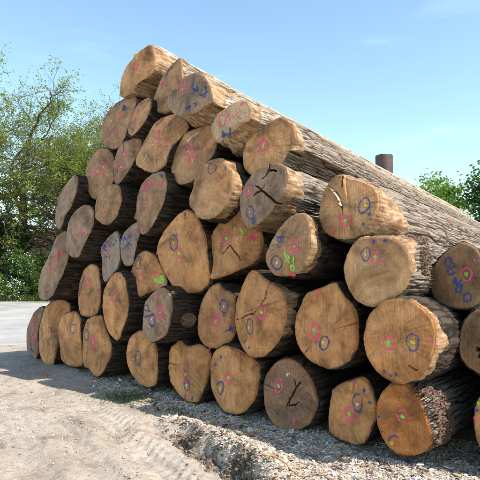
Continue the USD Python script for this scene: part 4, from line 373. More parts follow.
def build_log(D):
    n = D['n']; r = np.random.default_rng(100 + n)
    fp = np.array(D['F']); nx_p = np.roll(fp, -1, 0)
    fp = np.stack([fp * 0.8 + nx_p * 0.2, fp * 0.2 + nx_p * 0.8], 1).reshape(-1, 2); fp = fp.mean(0) + (fp - fp.mean(0)) * 1.045
    poly = Polygon(fp).buffer(0.02).buffer(-0.06).buffer(0.04)
    c = np.array(poly.centroid.coords[0])
    hi = D['hi']; N = 400 if hi else 190
    th = (np.arange(N) + 0.5) / N * 2 * np.pi - np.pi
    ct, st_ = np.cos(th), np.sin(th)
    rF = radial(poly, c, th)
    rF = rF * (1 + 0.035 * (fbm(np.stack([ct * 3.2 + n, st_ * 3.2, ct * 0], -1), 4, n) - 0.5) * 2 + 0.012 * (fbm(np.stack([ct * 19 + n, st_ * 19, ct * 0], -1), 2, n) - 0.5))
    rB = rF * 1.004 + 0.001
    bev = np.zeros(N)
    if D['B']:
        bp = np.array(LineString(D['B']).segmentize(0.02).coords) - c
        ba = np.unwrap(np.arctan2(bp[:, 1], bp[:, 0])); br = np.hypot(bp[:, 0], bp[:, 1])
        if ba[-1] < ba[0]: ba, br = ba[::-1], br[::-1]
        a0, a1 = ba[0], ba[-1]; mid_ = (a0 + a1) / 2; half = (a1 - a0) / 2
        o_ = np.argsort(ba)
        rel = (th - mid_ + np.pi) % (2 * np.pi) - np.pi
        ex = np.interp(rel + mid_, ba[o_], br[o_])
        bev = 1 - sstep(half - 0.02, half + 0.14, np.abs(rel))
        ex = np.clip(ex, 0.94 * rF, None)
        rB = rB * (1 - bev) + ex * bev
    base = np.array([c[0], D['s'], D['F'][0][1] * 0 + min(p[1] for p in D['F'])])
    label = D['label']
    root = thing('log', label, 'log', base)
    tilt = r.uniform(-0.035, 0.035, 2)
    cent = np.array([0.0, 0.0])
    cuts = []
    R0 = math.sqrt(poly.area / math.pi)
    for _ in range(3):
        ph = r.uniform(0, 2 * np.pi); cuts.append((math.cos(ph), math.sin(ph), r.uniform(0.05, 0.6) * R0, r.uniform(0.05, 0.26) * (0.6 if math.sin(ph) > 0.3 else 1.0)))
    def face_y(px, pz, full=True):
        P = np.stack([px * 1.0, pz * 1.0, np.full_like(px, n * 3.7)], -1)
        y = tilt[0] * (px - c[0]) + tilt[1] * (pz - c[1]) + 0.045 * (fbm(P * 2.2, 3, n) - 0.5) + 0.007 * (fbm(P * 14, 3, n + 50) - 0.5)
        for (nx_, nz_, off_, sl_) in cuts:
            dd_ = (px - c[0]) * nx_ + (pz - c[1]) * nz_ - off_ + 0.05 * (fbm(P * 3.1 + nx_ * 7, 3, n + 3) - 0.5)
            y = y + sl_ * np.maximum(dd_, 0)
        for (a, b, hgt, wd) in STEPS.get(n, []):
            a, b = np.array(a), np.array(b); t = b - a; t = t / np.linalg.norm(t)
            sd = (px - a[0]) * -t[1] + (pz - a[1]) * t[0] + 0.02 * (fbm(P * 9, 3, n + 7) - 0.5)
            y = y + hgt * sstep(-wd, wd, sd)
        y = y - rim_shift
        ck = np.zeros_like(px)
        for (w, dp, pts) in D['C']:
            d, tt = seg_dist(px + 0.045 * (fbm(P * 16, 3, 3) - 0.5), pz + 0.045 * (fbm(P * 16, 3, 4) - 0.5), pts)
            ww = w * (0.45 * np.sin(np.pi * np.clip(0.15 + 0.85 * tt, 0, 1)) ** 0.7 + 0.06) * (0.55 + 0.9 * fbm(P * 24, 2, 6)) + 0.0015
            q = 1 - sstep(ww * 0.55, ww * 1.1, d)
            y = y + dp * q; ck = np.maximum(ck, q)
        return y, ck
    rim_shift = 0.0
    ry, _ = face_y(c[0] + rF * ct, c[1] + rF * st_)
    rim_shift = float(ry.mean())
    # the sawn face: a polar sheet
    fine = bool(D['C'])
    fr = np.concatenate([np.linspace(0.0, 1, 74 if fine else 26)[1:-1] ** 0.85, [0.975, 1.0]])
    R = fr[:, None] * rF[None, :]
    px, pz = c[0] + R * ct, c[1] + R * st_
    py, ck = face_y(px, pz)
    edge = np.maximum(rF[None, :] - R, 0)
    rimback = 0.012 * (0.5 + fbm(np.stack([ct * 9, st_ * 9, ct * 0 + n], -1), 3, 66)) * (1 + 0.6 * (r.random() < 0.5))
    py = py + rimback[None, :] * (1 - sstep(0.0, 0.022, edge))
    cy, cck = face_y(np.array([c[0]]), np.array([c[1]]))
    loc = lambda x, y, z: np.stack([x - base[0], y, z - base[2]], -1)
    v = np.vstack([loc(px, py, pz).reshape(-1, 3), loc(np.array([c[0]]), cy, np.array([c[1]]))])
    m = len(fr)
    i, j = np.meshgrid(np.arange(m - 1), np.arange(N), indexing='ij')
    q = np.stack([i * N + j, i * N + (j + 1) % N, (i + 1) * N + (j + 1) % N, (i + 1) * N + j], -1).reshape(-1, 4)
    f = np.vstack([q[:, [0, 2, 1]], q[:, [0, 3, 2]], np.stack([np.full(N, len(v) - 1), np.arange(N), (np.arange(N) + 1) % N], 1)])
    # pith a little off centre
    pith = c + r.uniform(-0.05, 0.05, 2)
    vx, vz = v[:, 0] + base[0] - pith[0], v[:, 2] + base[2] - pith[1]
    rad = np.hypot(vx, vz) + 1e-6
    pol = np.stack([vx / rad, vz / rad, rad], -1)
    em = end_material(f'sawn_end_{n:02d}', D['tone'], D['grey'], D['rim'], n, bool(D['B']))
    obj('sawn_face', (v, f), em, root, smooth=True, attrs={'pol': pol, 'edge': np.append(edge.ravel(), 0.3), 'crack': np.append(ck.ravel(), cck)})
    # flare and stem
    Lg = 10.0 if hi else r.uniform(8.6, 10.2)
    d = D['d'] if D['B'] else 0.05
    zone = d + (0.25 if D['B'] else 0.05)
    ys = [np.linspace(0, zone, 5 if not D['B'] else int(zone / 0.016))]
    ys.append(zone + np.cumsum(np.linspace(0.022, 0.05, 104)) if hi else zone + np.linspace(0.08, 2.4, 22))
    ys.append(np.linspace(ys[-1][-1] + 0.08, Lg, 90 if hi else 24))
    ys = np.concatenate(ys)
    rm = np.sqrt((rB ** 2).mean()) * 0.96
    lump = 1 + 0.05 * (fbm(np.stack([ct * 1.5 + n, st_ * 1.5, ct * 0], -1), 2, n + 9) - 0.5) * 2
    rimy = py[-1]
    Yg = ys[:, None]
    tb = np.clip(Yg / d, 0, 1)
    prof = bev[None, :] * tb + (1 - bev[None, :]) * (1 - (1 - np.clip(Yg / 0.05, 0, 1)) ** 2)
    rr = rF[None, :] + (rB - rF)[None, :] * prof
    tt = sstep(0.0, 2.8, Yg - d)
    rr = rr * (1 - tt) + (rm * lump)[None, :] * tt
    CT, ST = np.broadcast_to(ct, rr.shape), np.broadcast_to(st_, rr.shape)
    Pn = np.stack([CT * rm, Yg + 0 * CT + n * 5.1, ST * rm], -1)
    rag = 0.24 * (fbm(Pn * np.array([4.5, 1.6, 4.5]), 4, 40 + n) - 0.5) * 2
    barkm = sstep(-0.012, 0.015, Yg - d * bev[None, :] - (np.abs(rag) * 1.1 - 0.03) * bev[None, :] + 0.02 * (1 - bev[None, :]))
    if not D['B'] or n in (17, 18, 19, 21, 34): barkm = np.ones_like(rr)
    if D['bare']:
        bn = fbm(Pn * np.array([2.2, 0.45, 2.2]) + 9, 4, 60 + n)
        barkm = np.where(Yg < d * bev[None, :] + 0.5, barkm * sstep(-0.02, 0.02, bn - (0.12 + 0.42 * D['bare'])), barkm)
    warp = np.stack([fbm(Pn * np.array([6, 3, 6]), 2, 8), np.zeros_like(rr), fbm(Pn * np.array([6, 3, 6]), 2, 18)], -1)
    bf = 42 if hi else 20
    f1 = 1 - np.abs(noise(Pn * np.array([bf, 2.6, bf]) + 1.5 * warp, 70 + n) - 0.5) * 2
    f2 = 1 - np.abs(noise(Pn * np.array([1.6 * bf, 4.6, 1.6 * bf]) + 2.0 * warp, 71 + n) - 0.5) * 2
    ridge = np.clip(np.maximum(sstep(0.70, 0.95, f1), 0.7 * sstep(0.76, 0.97, f2)), 0, 1)
    plates = (1 - ridge) * (0.68 + 0.6 * (fbm(Pn * np.array([16, 9, 16]), 3, 90 + n) - 0.2))
    amp = (0.016 if hi else 0.012) * (0.6 + 0.8 * fbm(Pn * np.array([3, 1.2, 3]), 2, 33 + n))
    fade = sstep(0.0, 0.05, Yg) if D['B'] and n != 34 else sstep(-0.01, 0.012, Yg)
    settle = 0.35 + 0.65 * sstep(0.0, 0.12, Yg - d * bev[None, :]) if D['B'] else 1.0
    loose = np.maximum(sstep(0.38, 0.60, fbm(np.stack([CT * 2.6 + n, ST * 2.6, 2.0 * Yg + 0 * CT], -1), 3, 81 + n)), sstep(0.04, 0.22, Yg))
    rr = rr + barkm * fade * settle * loose * (amp * (plates - 0.35) + 0.012) + (1 - barkm) * fade * 0.008 * (fbm(Pn * np.array([8, 1.5, 8]), 3, 12) - 0.5)
    rr = rr + 0.03 * fade * tt * (fbm(Pn * np.array([2, 0.8, 2]), 3, 15 + n) - 0.5)
    yy = Yg + rimy[None, :] * (1 - np.clip(Yg / (d + 0.25), 0, 1))
    ax = c[0] + rr * CT; az = c[1] + rr * ST
    back = np.maximum(Yg, 0)
    sc = 1 - KZ * back
    wx = X0 + (ax - X0) * sc + SKEW * back; wz = az * sc
    bow = 0.05 * (r.random() - 0.5) * np.sin(np.pi * back / Lg)
    V = loc(wx + bow, yy + 0 * wx, wz).reshape(-1, 3)
    m = len(ys)
    i, j = np.meshgrid(np.arange(m - 1), np.arange(N), indexing='ij')
    q = np.stack([i * N + j, i * N + (j + 1) % N, (i + 1) * N + (j + 1) % N, (i + 1) * N + j], -1).reshape(-1, 4)
    bmf = barkm.ravel()[q].mean(1)
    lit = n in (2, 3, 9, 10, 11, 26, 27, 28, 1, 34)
    heightattr = np.clip(plates, 0, 1).ravel()
    def sub(mask):
        qq = q[mask]; ids, inv = np.unique(qq.ravel(), return_inverse=True)
        return (V[ids], inv.reshape(-1, 4)), ids
    wood = bmf < 0.06
    W = wood.reshape(m - 1, N); lab, cnt = ndimage.label(W)
    for row in range(m - 1):
        if W[row, 0] and W[row, -1] and lab[row, 0] != lab[row, -1]: lab[lab == lab[row, -1]] = lab[row, 0]
    if cnt: wood = (lab == np.argmax(np.bincount(lab[lab > 0]))).ravel()
    front = (ys[:-1] < d + 0.3)[:, None].repeat(N, 1).ravel()
    for nm, mask, mat in (('trimmed_flare', wood, facet_mat), ('bark', ~wood, bark_bare if n in (1, 2, 3, 9) else bark_lit if lit else bark_shaded)):
        if mask.sum() > 12:
            g, ids = sub(mask)
            obj(nm, g, mat, root, smooth=True, attrs={'height': heightattr[ids]} if nm == 'bark' else None)
    # the far end
    last = V.reshape(m, N, 3)[-1]
    cv = np.vstack([last, last.mean(0)])
    obj('far_end', (cv, np.stack([np.arange(N), (np.arange(N) + 1) % N, np.full(N, N)], 1)), bare_mat, root)
    # crayon marks, each a thin skin on the face
    for mk in D['M']:
        add_mark(mk, face_y, loc, root, r, n)
    return root, base, face_y, loc
def ribbon(path, w, closed, face_y, loc, r, lift=0.0035):
    path = np.asarray(path, float); K = len(path)
    nx = np.roll(path, -1, 0); pv = np.roll(path, 1, 0)
    if not closed: nx[-1] = path[-1]; pv[0] = path[0]
    t = nx - pv; t /= np.maximum(np.linalg.norm(t, axis=1, keepdims=True), 1e-9)
    nrm = np.stack([-t[:, 1], t[:, 0]], 1)
    wd = w * 0.5 * (1 + 0.85 * (fbm(np.stack([np.arange(K) * 0.30, np.full(K, r.uniform(0, 90)), np.zeros(K)], -1), 3, 2) - 0.5) * 2)
    if not closed: wd = wd * np.clip(0.55 + np.minimum(np.arange(K), np.arange(K)[::-1]) * 0.3, 0, 1)
    cols = []
    for o in (-1.5, 0, 1.5):
        p = path + nrm * (wd * o)[:, None]
        y, _ = face_y(p[:, 0], p[:, 1]); cols.append(loc(p[:, 0], y - lift, p[:, 1]))
    v = np.stack(cols, 1).reshape(-1, 3)
    seg = K if closed else K - 1
    a = np.arange(seg)[:, None] * 3 + np.arange(2)[None, :]; b = ((np.arange(seg) + 1) % K)[:, None] * 3 + np.arange(2)[None, :]
    return (v, np.stack([a, b, b + 1, a + 1], -1).reshape(-1, 4)), {'core': np.tile([0.0, 1.15, 0.0], K)}
def add_mark(mk, face_y, loc, root, r, n):
    if mk[0] == 'r':
        _, col, x, z, rx, rz, rot, w = mk
        turn = r.uniform(0.93, 1.12)
        a = np.linspace(0, 2 * np.pi * turn, 46) + r.uniform(0, 6)
        wob = 1 + 0.30 * (fbm(np.stack([np.cos(a) * 1.2, np.sin(a) * 1.2, (a - a[0]) * 0.12 + r.uniform(0, 99)], -1), 3, 5) - 0.5) * 2
        ex, ez = rx * wob * np.cos(a), rz * wob * np.sin(a)
        p = np.stack([x + ex * math.cos(rot) - ez * math.sin(rot), z + ex * math.sin(rot) + ez * math.cos(rot)], 1)
        g_, at_ = ribbon(p, w * r.uniform(1.0, 1.4), False, face_y, loc, r); obj(PNAME[col] + '_ring', g_, paint[col], root, attrs=at_)
    elif mk[0] == 'd':
        _, col, x, z, rad = mk
        a = np.linspace(0, 2 * np.pi, 17)[:-1]
        k = 1.35 * rad * (1 + 0.6 * (fbm(np.stack([np.cos(a) * 1.6, np.sin(a) * 1.6, a * 0 + r.uniform(0, 99)], -1), 2, 5) - 0.5) * 2)
        el = r.uniform(0.8, 1.25); ro = r.uniform(0, 3)
        vx, vz = np.cos(a) * k * el, np.sin(a) * k / el
        ring2 = np.stack([x + vx * math.cos(ro) - vz * math.sin(ro), z + vx * math.sin(ro) + vz * math.cos(ro)], 1)
        p = np.vstack([ring2, (ring2 + [x, z]) / 2, [[x, z]]])
        y, _ = face_y(p[:, 0], p[:, 1]); v = loc(p[:, 0], y - 0.005, p[:, 1])
        e = np.arange(16); e1 = (e + 1) % 16
        f = np.vstack([np.stack([e, e1, e1 + 16], 1), np.stack([e, e1 + 16, e + 16], 1), np.stack([e + 16, e1 + 16, np.full(16, 32)], 1)])
        obj(PNAME[col] + '_dot', (v, f), paint[col], root, attrs={'core': np.concatenate([np.zeros(16), np.full(16, 0.9), [1.2]])})
    else:
        _, col, w, pts = mk
        pts = np.array(pts); L = np.concatenate([[0], np.cumsum(np.linalg.norm(np.diff(pts, axis=0), axis=1))])
        K = max(4, int(L[-1] / 0.012)); s = np.linspace(0, L[-1], K)
        p = np.stack([np.interp(s, L, pts[:, 0]), np.interp(s, L, pts[:, 1])], 1)
        p += 0.006 * (np.stack([fbm(np.stack([s * 30, s * 0 + r.uniform(0, 99), s * 0], -1), 2, 1), fbm(np.stack([s * 30, s * 0 + r.uniform(0, 99), s * 0], -1), 2, 2)], 1) - 0.5)
        g_, at_ = ribbon(p, w * 1.25, False, face_y, loc, r, 0.0042); obj(PNAME[col] + '_stroke', g_, paint[col], root, attrs=at_)
built = {}
for D in LOGS:
    built[D['n']] = build_log(D)

# branch stub on the side of the lichen grey log, torn splinters and flaking bark on others
def flakes(name, n, count, ang, yr, size, mat, label=None):
    root, base, face_y, loc = built[n]; D = [q for q in LOGS if q['n'] == n][0]
    r = np.random.default_rng(500 + n)
    hull = Polygon(np.vstack([D['F'], D['B']]) if D['B'] else D['F']).convex_hull; c = np.array(Polygon(D['F']).centroid.coords[0])
    parts = []
    for _ in range(count):
        a = math.radians(r.uniform(*ang)); y = r.uniform(*yr)
        R = radial(hull, c, np.array([a]))[0] + r.uniform(-0.015, 0.02)
        p = np.array([c[0] + R * math.cos(a) - base[0], y, c[1] + R * math.sin(a) - base[2]])
        nrm = np.array([math.cos(a), r.uniform(-0.5, 0.1), math.sin(a)]) + r.normal(0, 0.22, 3); nrm /= np.linalg.norm(nrm)
        u = np.cross(nrm, [0.0, 1, 0.0]) + r.normal(0, 0.15, 3); u -= u @ nrm * nrm; u /= np.linalg.norm(u); w = np.cross(nrm, u)
        p = p - nrm * 0.004
        su, sw, h = size * r.uniform(0.5, 1.5), size * r.uniform(1.2, 5.0), size * r.uniform(0.3, 1.1)
        k = 6; aa = np.sort(r.uniform(0, 2 * np.pi, k)); q = r.uniform(0.6, 1.1, k)
        bot = p + np.outer(np.cos(aa) * q * su, u) + np.outer(np.sin(aa) * q * sw, w) - nrm * h * 0.4
        top = p + np.outer(np.cos(aa) * q * su * 0.75, u) + np.outer(np.sin(aa) * q * sw * 0.8, w) + nrm * h * r.uniform(0.5, 1.2, (k, 1))
        v = np.vstack([bot, top, top.mean(0)]); e = np.arange(k); e1 = (e + 1) % k
        parts.append((v, np.vstack([np.stack([e, e1, e1 + k], 1), np.stack([e, e1 + k, e + k], 1), np.stack([e + k, e1 + k, np.full(k, 2 * k)], 1)])))
    obj(name, join(parts), mat, root, label=label)
torn_mat = bark_material('torn_bark', (0.56, 0.48, 0.41), (0.40, 0.30, 0.235), (0.14, 0.08, 0.055), 0.2)
flakes('torn_bark', 34, 700, (-32, 72), (0.02, 0.30), 0.008, torn_mat, 'crumbling torn bark catching the sun')
flakes('torn_bark', 27, 480, (-50, 55), (0.22, 0.38), 0.007, torn_mat, 'ragged red brown torn bark')
def splinter(n, pts, w, out):
    root, base, face_y, loc = built[n]
    pts = np.array(pts); K = 9; s = np.linspace(0, len(pts) - 1, K)
    p = np.stack([np.interp(s, np.arange(len(pts)), pts[:, 0]), np.interp(s, np.arange(len(pts)), pts[:, 1])], 1)
    y, _ = face_y(p[:, 0], p[:, 1])
    wd = w * (0.45 + 0.9 * noise(np.stack([s * 2.3, s * 0 + n, s * 0], -1), 3)) * np.clip(np.minimum(s + 0.3, len(pts) - 0.9 - s), 0.15, 1)
    a, b, cc = loc(p[:, 0] - wd, y + 0.004, p[:, 1]), loc(p[:, 0], y - out * (0.5 + 0.8 * noise(np.stack([s * 3, s * 0 + 5, s * 0], -1), 4)), p[:, 1] + 0.006), loc(p[:, 0] + wd, y + 0.004, p[:, 1])
    v = np.stack([a, b, cc], 1).reshape(-1, 3)
    q = np.arange(K - 1)[:, None] * 3 + np.arange(2)[None, :]
    obj('splinter', (v, np.stack([q, q + 3, q + 4, q + 1], -1).reshape(-1, 4)), splint_mat, root)
stub_mat = wood_side('stub_wood', (0.20, 0.125, 0.065), (0.13, 0.08, 0.045), (0.05, 0.03, 0.02))
splint_mat = wood_side('fresh_splinter', (0.66, 0.56, 0.42), (0.55, 0.44, 0.30), (0.36, 0.25, 0.14))
for pts in SPLINTERS: splinter(26, pts, 0.013, 0.05)
root, base, face_y, loc = built[41]
kn = [D for D in LOGS if D['n'] == 41][0]; kc = np.array(Polygon(kn['F']).centroid.coords[0])
sx, sz = kc[0] + 0.28 - base[0], kc[1] - 0.05 - base[2]
sd = np.array([0.86, -0.45, 0.05]); sd /= np.linalg.norm(sd)
sv, sf = tube([np.array([sx, 0.32, sz]) + sd * t for t in (-0.08, 0.0, 0.06, 0.10)], [0.17, 0.14, 0.12, 0.105], 18)
sv += 0.02 * (fbm(sv * 9, 3, 5)[:, None] - 0.5)
sv[:, 2] = sz + (sv[:, 2] - sz) * 0.8
obj('branch_stub', (sv, sf), stub_mat, root, smooth=40, label='brown branch stub')

# ---------------------------------------------------------------- litter in front of the stack
def instancer(name, proto_meshes, mats, pos, quat_axes, scales, idx, seed):
    pi = UsdGeom.PointInstancer.Define(stage, '/World/' + name)
    for q, (mesh, mat) in enumerate(zip(proto_meshes, mats)):
        usdkit.mesh(stage, f'/World/{name}/piece_{q:03d}', mesh, mat).CreateDoubleSidedAttr(True)
    pi.CreatePrototypesRel().SetTargets([f'/World/{name}/piece_{q:03d}' for q in range(len(proto_meshes))])
    pi.CreateProtoIndicesAttr(Vt.IntArray.FromNumpy(idx.astype(np.int32)))
    pi.CreatePositionsAttr(Vt.Vec3fArray.FromNumpy(pos.astype(np.float32)))
    pi.CreateOrientationsAttr(Vt.QuathArray([Gf.Quath(float(a), float(b), float(c), float(d)) for a, b, c, d in quat_axes]))
    pi.CreateScalesAttr(Vt.Vec3fArray.FromNumpy(scales.astype(np.float32)))
    return pi.GetPrim()
def rand_quats(r, n, flat=0.35):
    yaw = r.uniform(0, 2 * np.pi, n); ax = r.uniform(0, 2 * np.pi, n); t = r.normal(0, flat, n)
    qy = np.stack([np.cos(yaw / 2), 0 * yaw, 0 * yaw, np.sin(yaw / 2)], 1)
    qt = np.stack([np.cos(t / 2), np.sin(t / 2) * np.cos(ax), np.sin(t / 2) * np.sin(ax), 0 * t], 1)
    w1, x1, y1, z1 = qt.T; w2, x2, y2, z2 = qy.T
    return np.stack([w1 * w2 - x1 * x2 - y1 * y2 - z1 * z2, w1 * x2 + x1 * w2 + y1 * z2 - z1 * y2, w1 * y2 - x1 * z2 + y1 * w2 + z1 * x2, w1 * z2 + x1 * y2 - y1 * x2 + z1 * w2], 1)
def chip(r, k=6):
    a = np.sort(r.uniform(0, 2 * np.pi, k)); a = a + np.linspace(0, 0.01, k); q = r.uniform(0.55, 1.0, k)
    x, y = np.cos(a) * q, np.sin(a) * q * r.uniform(0.4, 0.85)
    c = r.uniform(-0.25, 0.4)
    lo = np.stack([x, y, c * x * x - 0.06], 1); up = np.stack([x * 0.9, y * 0.9, c * x * x + r.uniform(0.05, 0.16)], 1)
    v = np.vstack([lo, up, up.mean(0)]); e = np.arange(k); e1 = (e + 1) % k
    return v, np.vstack([np.stack([e, e1, e1 + k], 1), np.stack([e, e1 + k, e + k], 1), np.stack([e + k, e1 + k, np.full(k, 2 * k)], 1)])
def chip_mat(name, a, b):
    return M(name, {'o': ('object_info', {}), 'r': ('rgb_ramp', {'ramp': [(0, a), (1, b)]}), 'tc': ('texture_coordinate', {}), 'n': ('noise_texture', {'scale': 3.0, 'detail': 4.0}), 'nr': ('rgb_ramp', {'ramp': [(0.3, (0.6, 0.56, 0.52)), (0.6, (1.05, 1.05, 1.05))]}), 'm': ('mix', {'mix_type': 'multiply', 'fac': 1.0}),
        'p': ('principled_bsdf', {'roughness': 0.9, 'specular_ior_level': 0.15})}, [('o.random', 'r.fac'), ('tc.object', 'n.vector'), ('n.fac', 'nr.fac'), ('r.color', 'm.color1'), ('nr.color', 'm.color2'), ('m.color', 'p.base_color')], 'p.BSDF')
cm_pale, cm_tan, cm_bark = chip_mat('chip_pale', (0.48, 0.42, 0.355), (0.72, 0.65, 0.58)), chip_mat('chip_tan', (0.24, 0.17, 0.11), (0.46, 0.35, 0.24)), chip_mat('chip_bark', (0.07, 0.05, 0.04), (0.22, 0.14, 0.10))
def scatter(r, n, xr, yr, power=1.0, use_mask=True):
    out = []
    while sum(map(len, out)) < n:
        x, y = r.uniform(*xr, 20000), r.uniform(*yr, 20000)
        if use_mask:
            keep = r.random(20000) < chip_mask(x, y) * (0.35 + 0.9 * fbm(np.stack([x * 3, y * 3, x * 0], -1), 2, 19)) * (0.4 + 0.6 * sstep(-9, -3, x))
            x, y = x[keep], y[keep]
        out.append(np.stack([x, y], 1))
    p = np.vstack(out)[:n]
    return np.column_stack([p, ground_h(p[:, 0], p[:, 1])])
r = np.random.default_rng(11)
protos = [chip(r) for _ in range(9)]
n = 60000
pos = scatter(r, n, (-9.5, -0.7), (-1.6, 0.9))
sz = np.exp(r.normal(math.log(0.0115), 0.5, n)).clip(0.005, 0.04); pos[:, 2] += sz * 0.2
tag(instancer('wood_chips', protos, [cm_pale] * 6 + [cm_tan] * 3, pos, rand_quats(r, n), np.repeat(sz[:, None], 3, 1), r.integers(0, 9, n), 1),
    'pale wood chips and sawdust strewn along the foot of the log stack', 'wood chips', kind='stuff')
n = 2200
protos2 = [(np.array(v) * np.array([1.3, 0.85, 0.9]), f) for v, f in (chip(r) for _ in range(6))]
pos = scatter(r, n, (-9.0, -0.7), (-1.5, 0.7))
sz = np.exp(r.normal(math.log(0.026), 0.5, n)).clip(0.010, 0.08); pos[:, 2] += sz * 0.2
tag(instancer('bark_scraps', protos2, [cm_bark, cm_bark, cm_bark, cm_tan, cm_bark, cm_pale], pos, rand_quats(r, n, 0.5), np.repeat(sz[:, None], 3, 1), r.integers(0, 6, n), 2),
    'dark bark scraps mixed into the chips at the foot of the stack', 'bark scraps', kind='stuff')
n = 15000
peb = [chip(r, 7) for _ in range(4)]; peb = [(np.array(v) * np.array([0.8, 1.1, 2.2]), f) for v, f in peb]
pos = scatter(r, n, (-11.5, -0.7), (-3.6, -0.2), use_mask=False)
sz = np.exp(r.normal(math.log(0.0068), 0.6, n)).clip(0.003, 0.03); pos[:, 2] += sz * 0.1
cm_stone = chip_mat('pebble', (0.24, 0.19, 0.15), (0.56, 0.48, 0.41))
tag(instancer('grit', peb, [cm_stone, cm_stone, cm_stone, cm_tan], pos, rand_quats(r, n), np.repeat(sz[:, None], 3, 1), r.integers(0, 4, n), 3),
    'loose grit and crumbs of earth on the sunny dirt track', 'grit', kind='stuff')

n = 3200
lump = trimesh.creation.icosphere(subdivisions=2, radius=1.0)
lumps = []
for q in range(4):
    lv = np.array(lump.vertices); lv = lv * (0.25 + 1.5 * fbm(lv * 2.1 + q * 9, 3, q))[:, None] * [1.1, 0.85, 0.55]; lumps.append((lv, np.array(lump.faces)))
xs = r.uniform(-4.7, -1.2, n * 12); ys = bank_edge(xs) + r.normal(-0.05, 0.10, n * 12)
kp = np.where(r.random(n * 12) < earth_shade_mask(xs, ys) + 0.05)[0][:n]; n = len(kp)
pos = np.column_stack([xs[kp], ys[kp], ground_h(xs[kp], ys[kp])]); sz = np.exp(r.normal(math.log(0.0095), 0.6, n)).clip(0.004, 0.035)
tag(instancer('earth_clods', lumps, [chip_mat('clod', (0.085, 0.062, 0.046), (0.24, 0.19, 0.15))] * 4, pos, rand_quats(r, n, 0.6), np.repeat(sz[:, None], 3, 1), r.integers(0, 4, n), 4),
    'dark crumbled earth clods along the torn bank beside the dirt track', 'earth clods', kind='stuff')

# single pieces one can point to
def ground_at(px, py):
    d = fwd + RT * ((px - 240) / 500.0) + cup * ((240 - py) / 500.0); z = 0.0
    for _ in range(12):
        p = CAM + d * ((z - CAM[2]) / d[2]); z = float(ground_h(p[0], p[1]))
    return np.array([p[0], p[1], z])
stick_mat = wood_side('stick_wood', (0.42, 0.30, 0.18), (0.27, 0.17, 0.095), (0.12, 0.07, 0.04))
a, b = np.array(STICK[0]), np.array(STICK[1])
t = np.linspace(0, 1, 14)[:, None]; sp_ = a + (b - a) * t + np.column_stack([0 * t, 0.025 * np.sin(t * 9), 0 * t])
sp_[:, 2] = ground_h(sp_[:, 0], sp_[:, 1]) + 0.03 + 0.012 * np.sin(t[:, 0] * 7)
st = thing('fallen_stick', 'crooked brown stick lying on the sunlit chips below the dark cracked log', 'stick', (*a[:2], 0))
sv, sf = tube(sp_ - [a[0], a[1], 0], 0.010 * (1 - 0.55 * t[:, 0]), 8); obj('stem', (sv, sf), stick_mat, st, smooth=50)
tv, tf = tube([sp_[6] - [a[0], a[1], 0], sp_[6] - [a[0], a[1], 0] + [0.06, -0.09, 0.04], sp_[6] - [a[0], a[1], 0] + [0.10, -0.16, 0.05]], [0.012, 0.009, 0.004], 6); obj('twig', (tv, tf), stick_mat, st, smooth=50)
def slab(name, label, at, L, W, rot, curl, mat, cat, lift=0.02, group=None):
    r = np.random.default_rng(int(L * 1000 + W * 7000))
    U, Vv = np.meshgrid(np.linspace(-1, 1, 13), np.linspace(-1, 1, 7), indexing='ij')
    x = U * L / 2 + 0.02 * np.sin(Vv * 5); y = Vv * W / 2 * (1 - 0.35 * U ** 2 + 0.25 * (noise(np.stack([U * 3, Vv * 0, U * 0 + L * 9], -1), 2) - 0.5))
    z = curl * (1 - Vv ** 2) * W + 0.05 * L * U ** 2 + 0.012 * (fbm(np.stack([U * 4, Vv * 4, U * 0 + L], -1), 3, 3) - 0.5)
    top = np.stack([x, y, z + 0.012], -1).reshape(-1, 3); bot = np.stack([x, y, z - 0.004], -1).reshape(-1, 3)
    i, j = np.meshgrid(np.arange(12), np.arange(6), indexing='ij')
    q = np.stack([i * 7 + j, (i + 1) * 7 + j, (i + 1) * 7 + j + 1, i * 7 + j + 1], -1).reshape(-1, 4)
    rim = [k * 7 for k in range(13)] + [84 + k for k in range(1, 7)] + [k * 7 + 6 for k in range(11, -1, -1)] + [k for k in range(5, 0, -1)]
    rim = np.array(rim); r2 = np.roll(rim, -1)
    Q = np.vstack([q, q[:, ::-1] + 91, np.stack([rim, rim + 91, r2 + 91, r2], 1)])
    v = np.vstack([top, bot]); c, s = math.cos(rot), math.sin(rot)
    v = np.column_stack([v[:, 0] * c - v[:, 1] * s, v[:, 0] * s + v[:, 1] * c, v[:, 2]])
    p = obj(name, (v, Q), mat, smooth=40, attrs=None)
    UsdGeom.Xformable(p).AddTranslateOp().Set(Gf.Vec3d(float(at[0]), float(at[1]), float(at[2] + lift)))
    tag(p, label, cat, group)
slab_mat = wood_side('bark_slab', (0.38, 0.30, 0.235), (0.21, 0.145, 0.10), (0.08, 0.05, 0.035))
for at, L, W, rot, curl, lab in SLABS:
    slab('bark_piece', lab, ground_at(*at), L, W, rot, curl, slab_mat, 'bark')

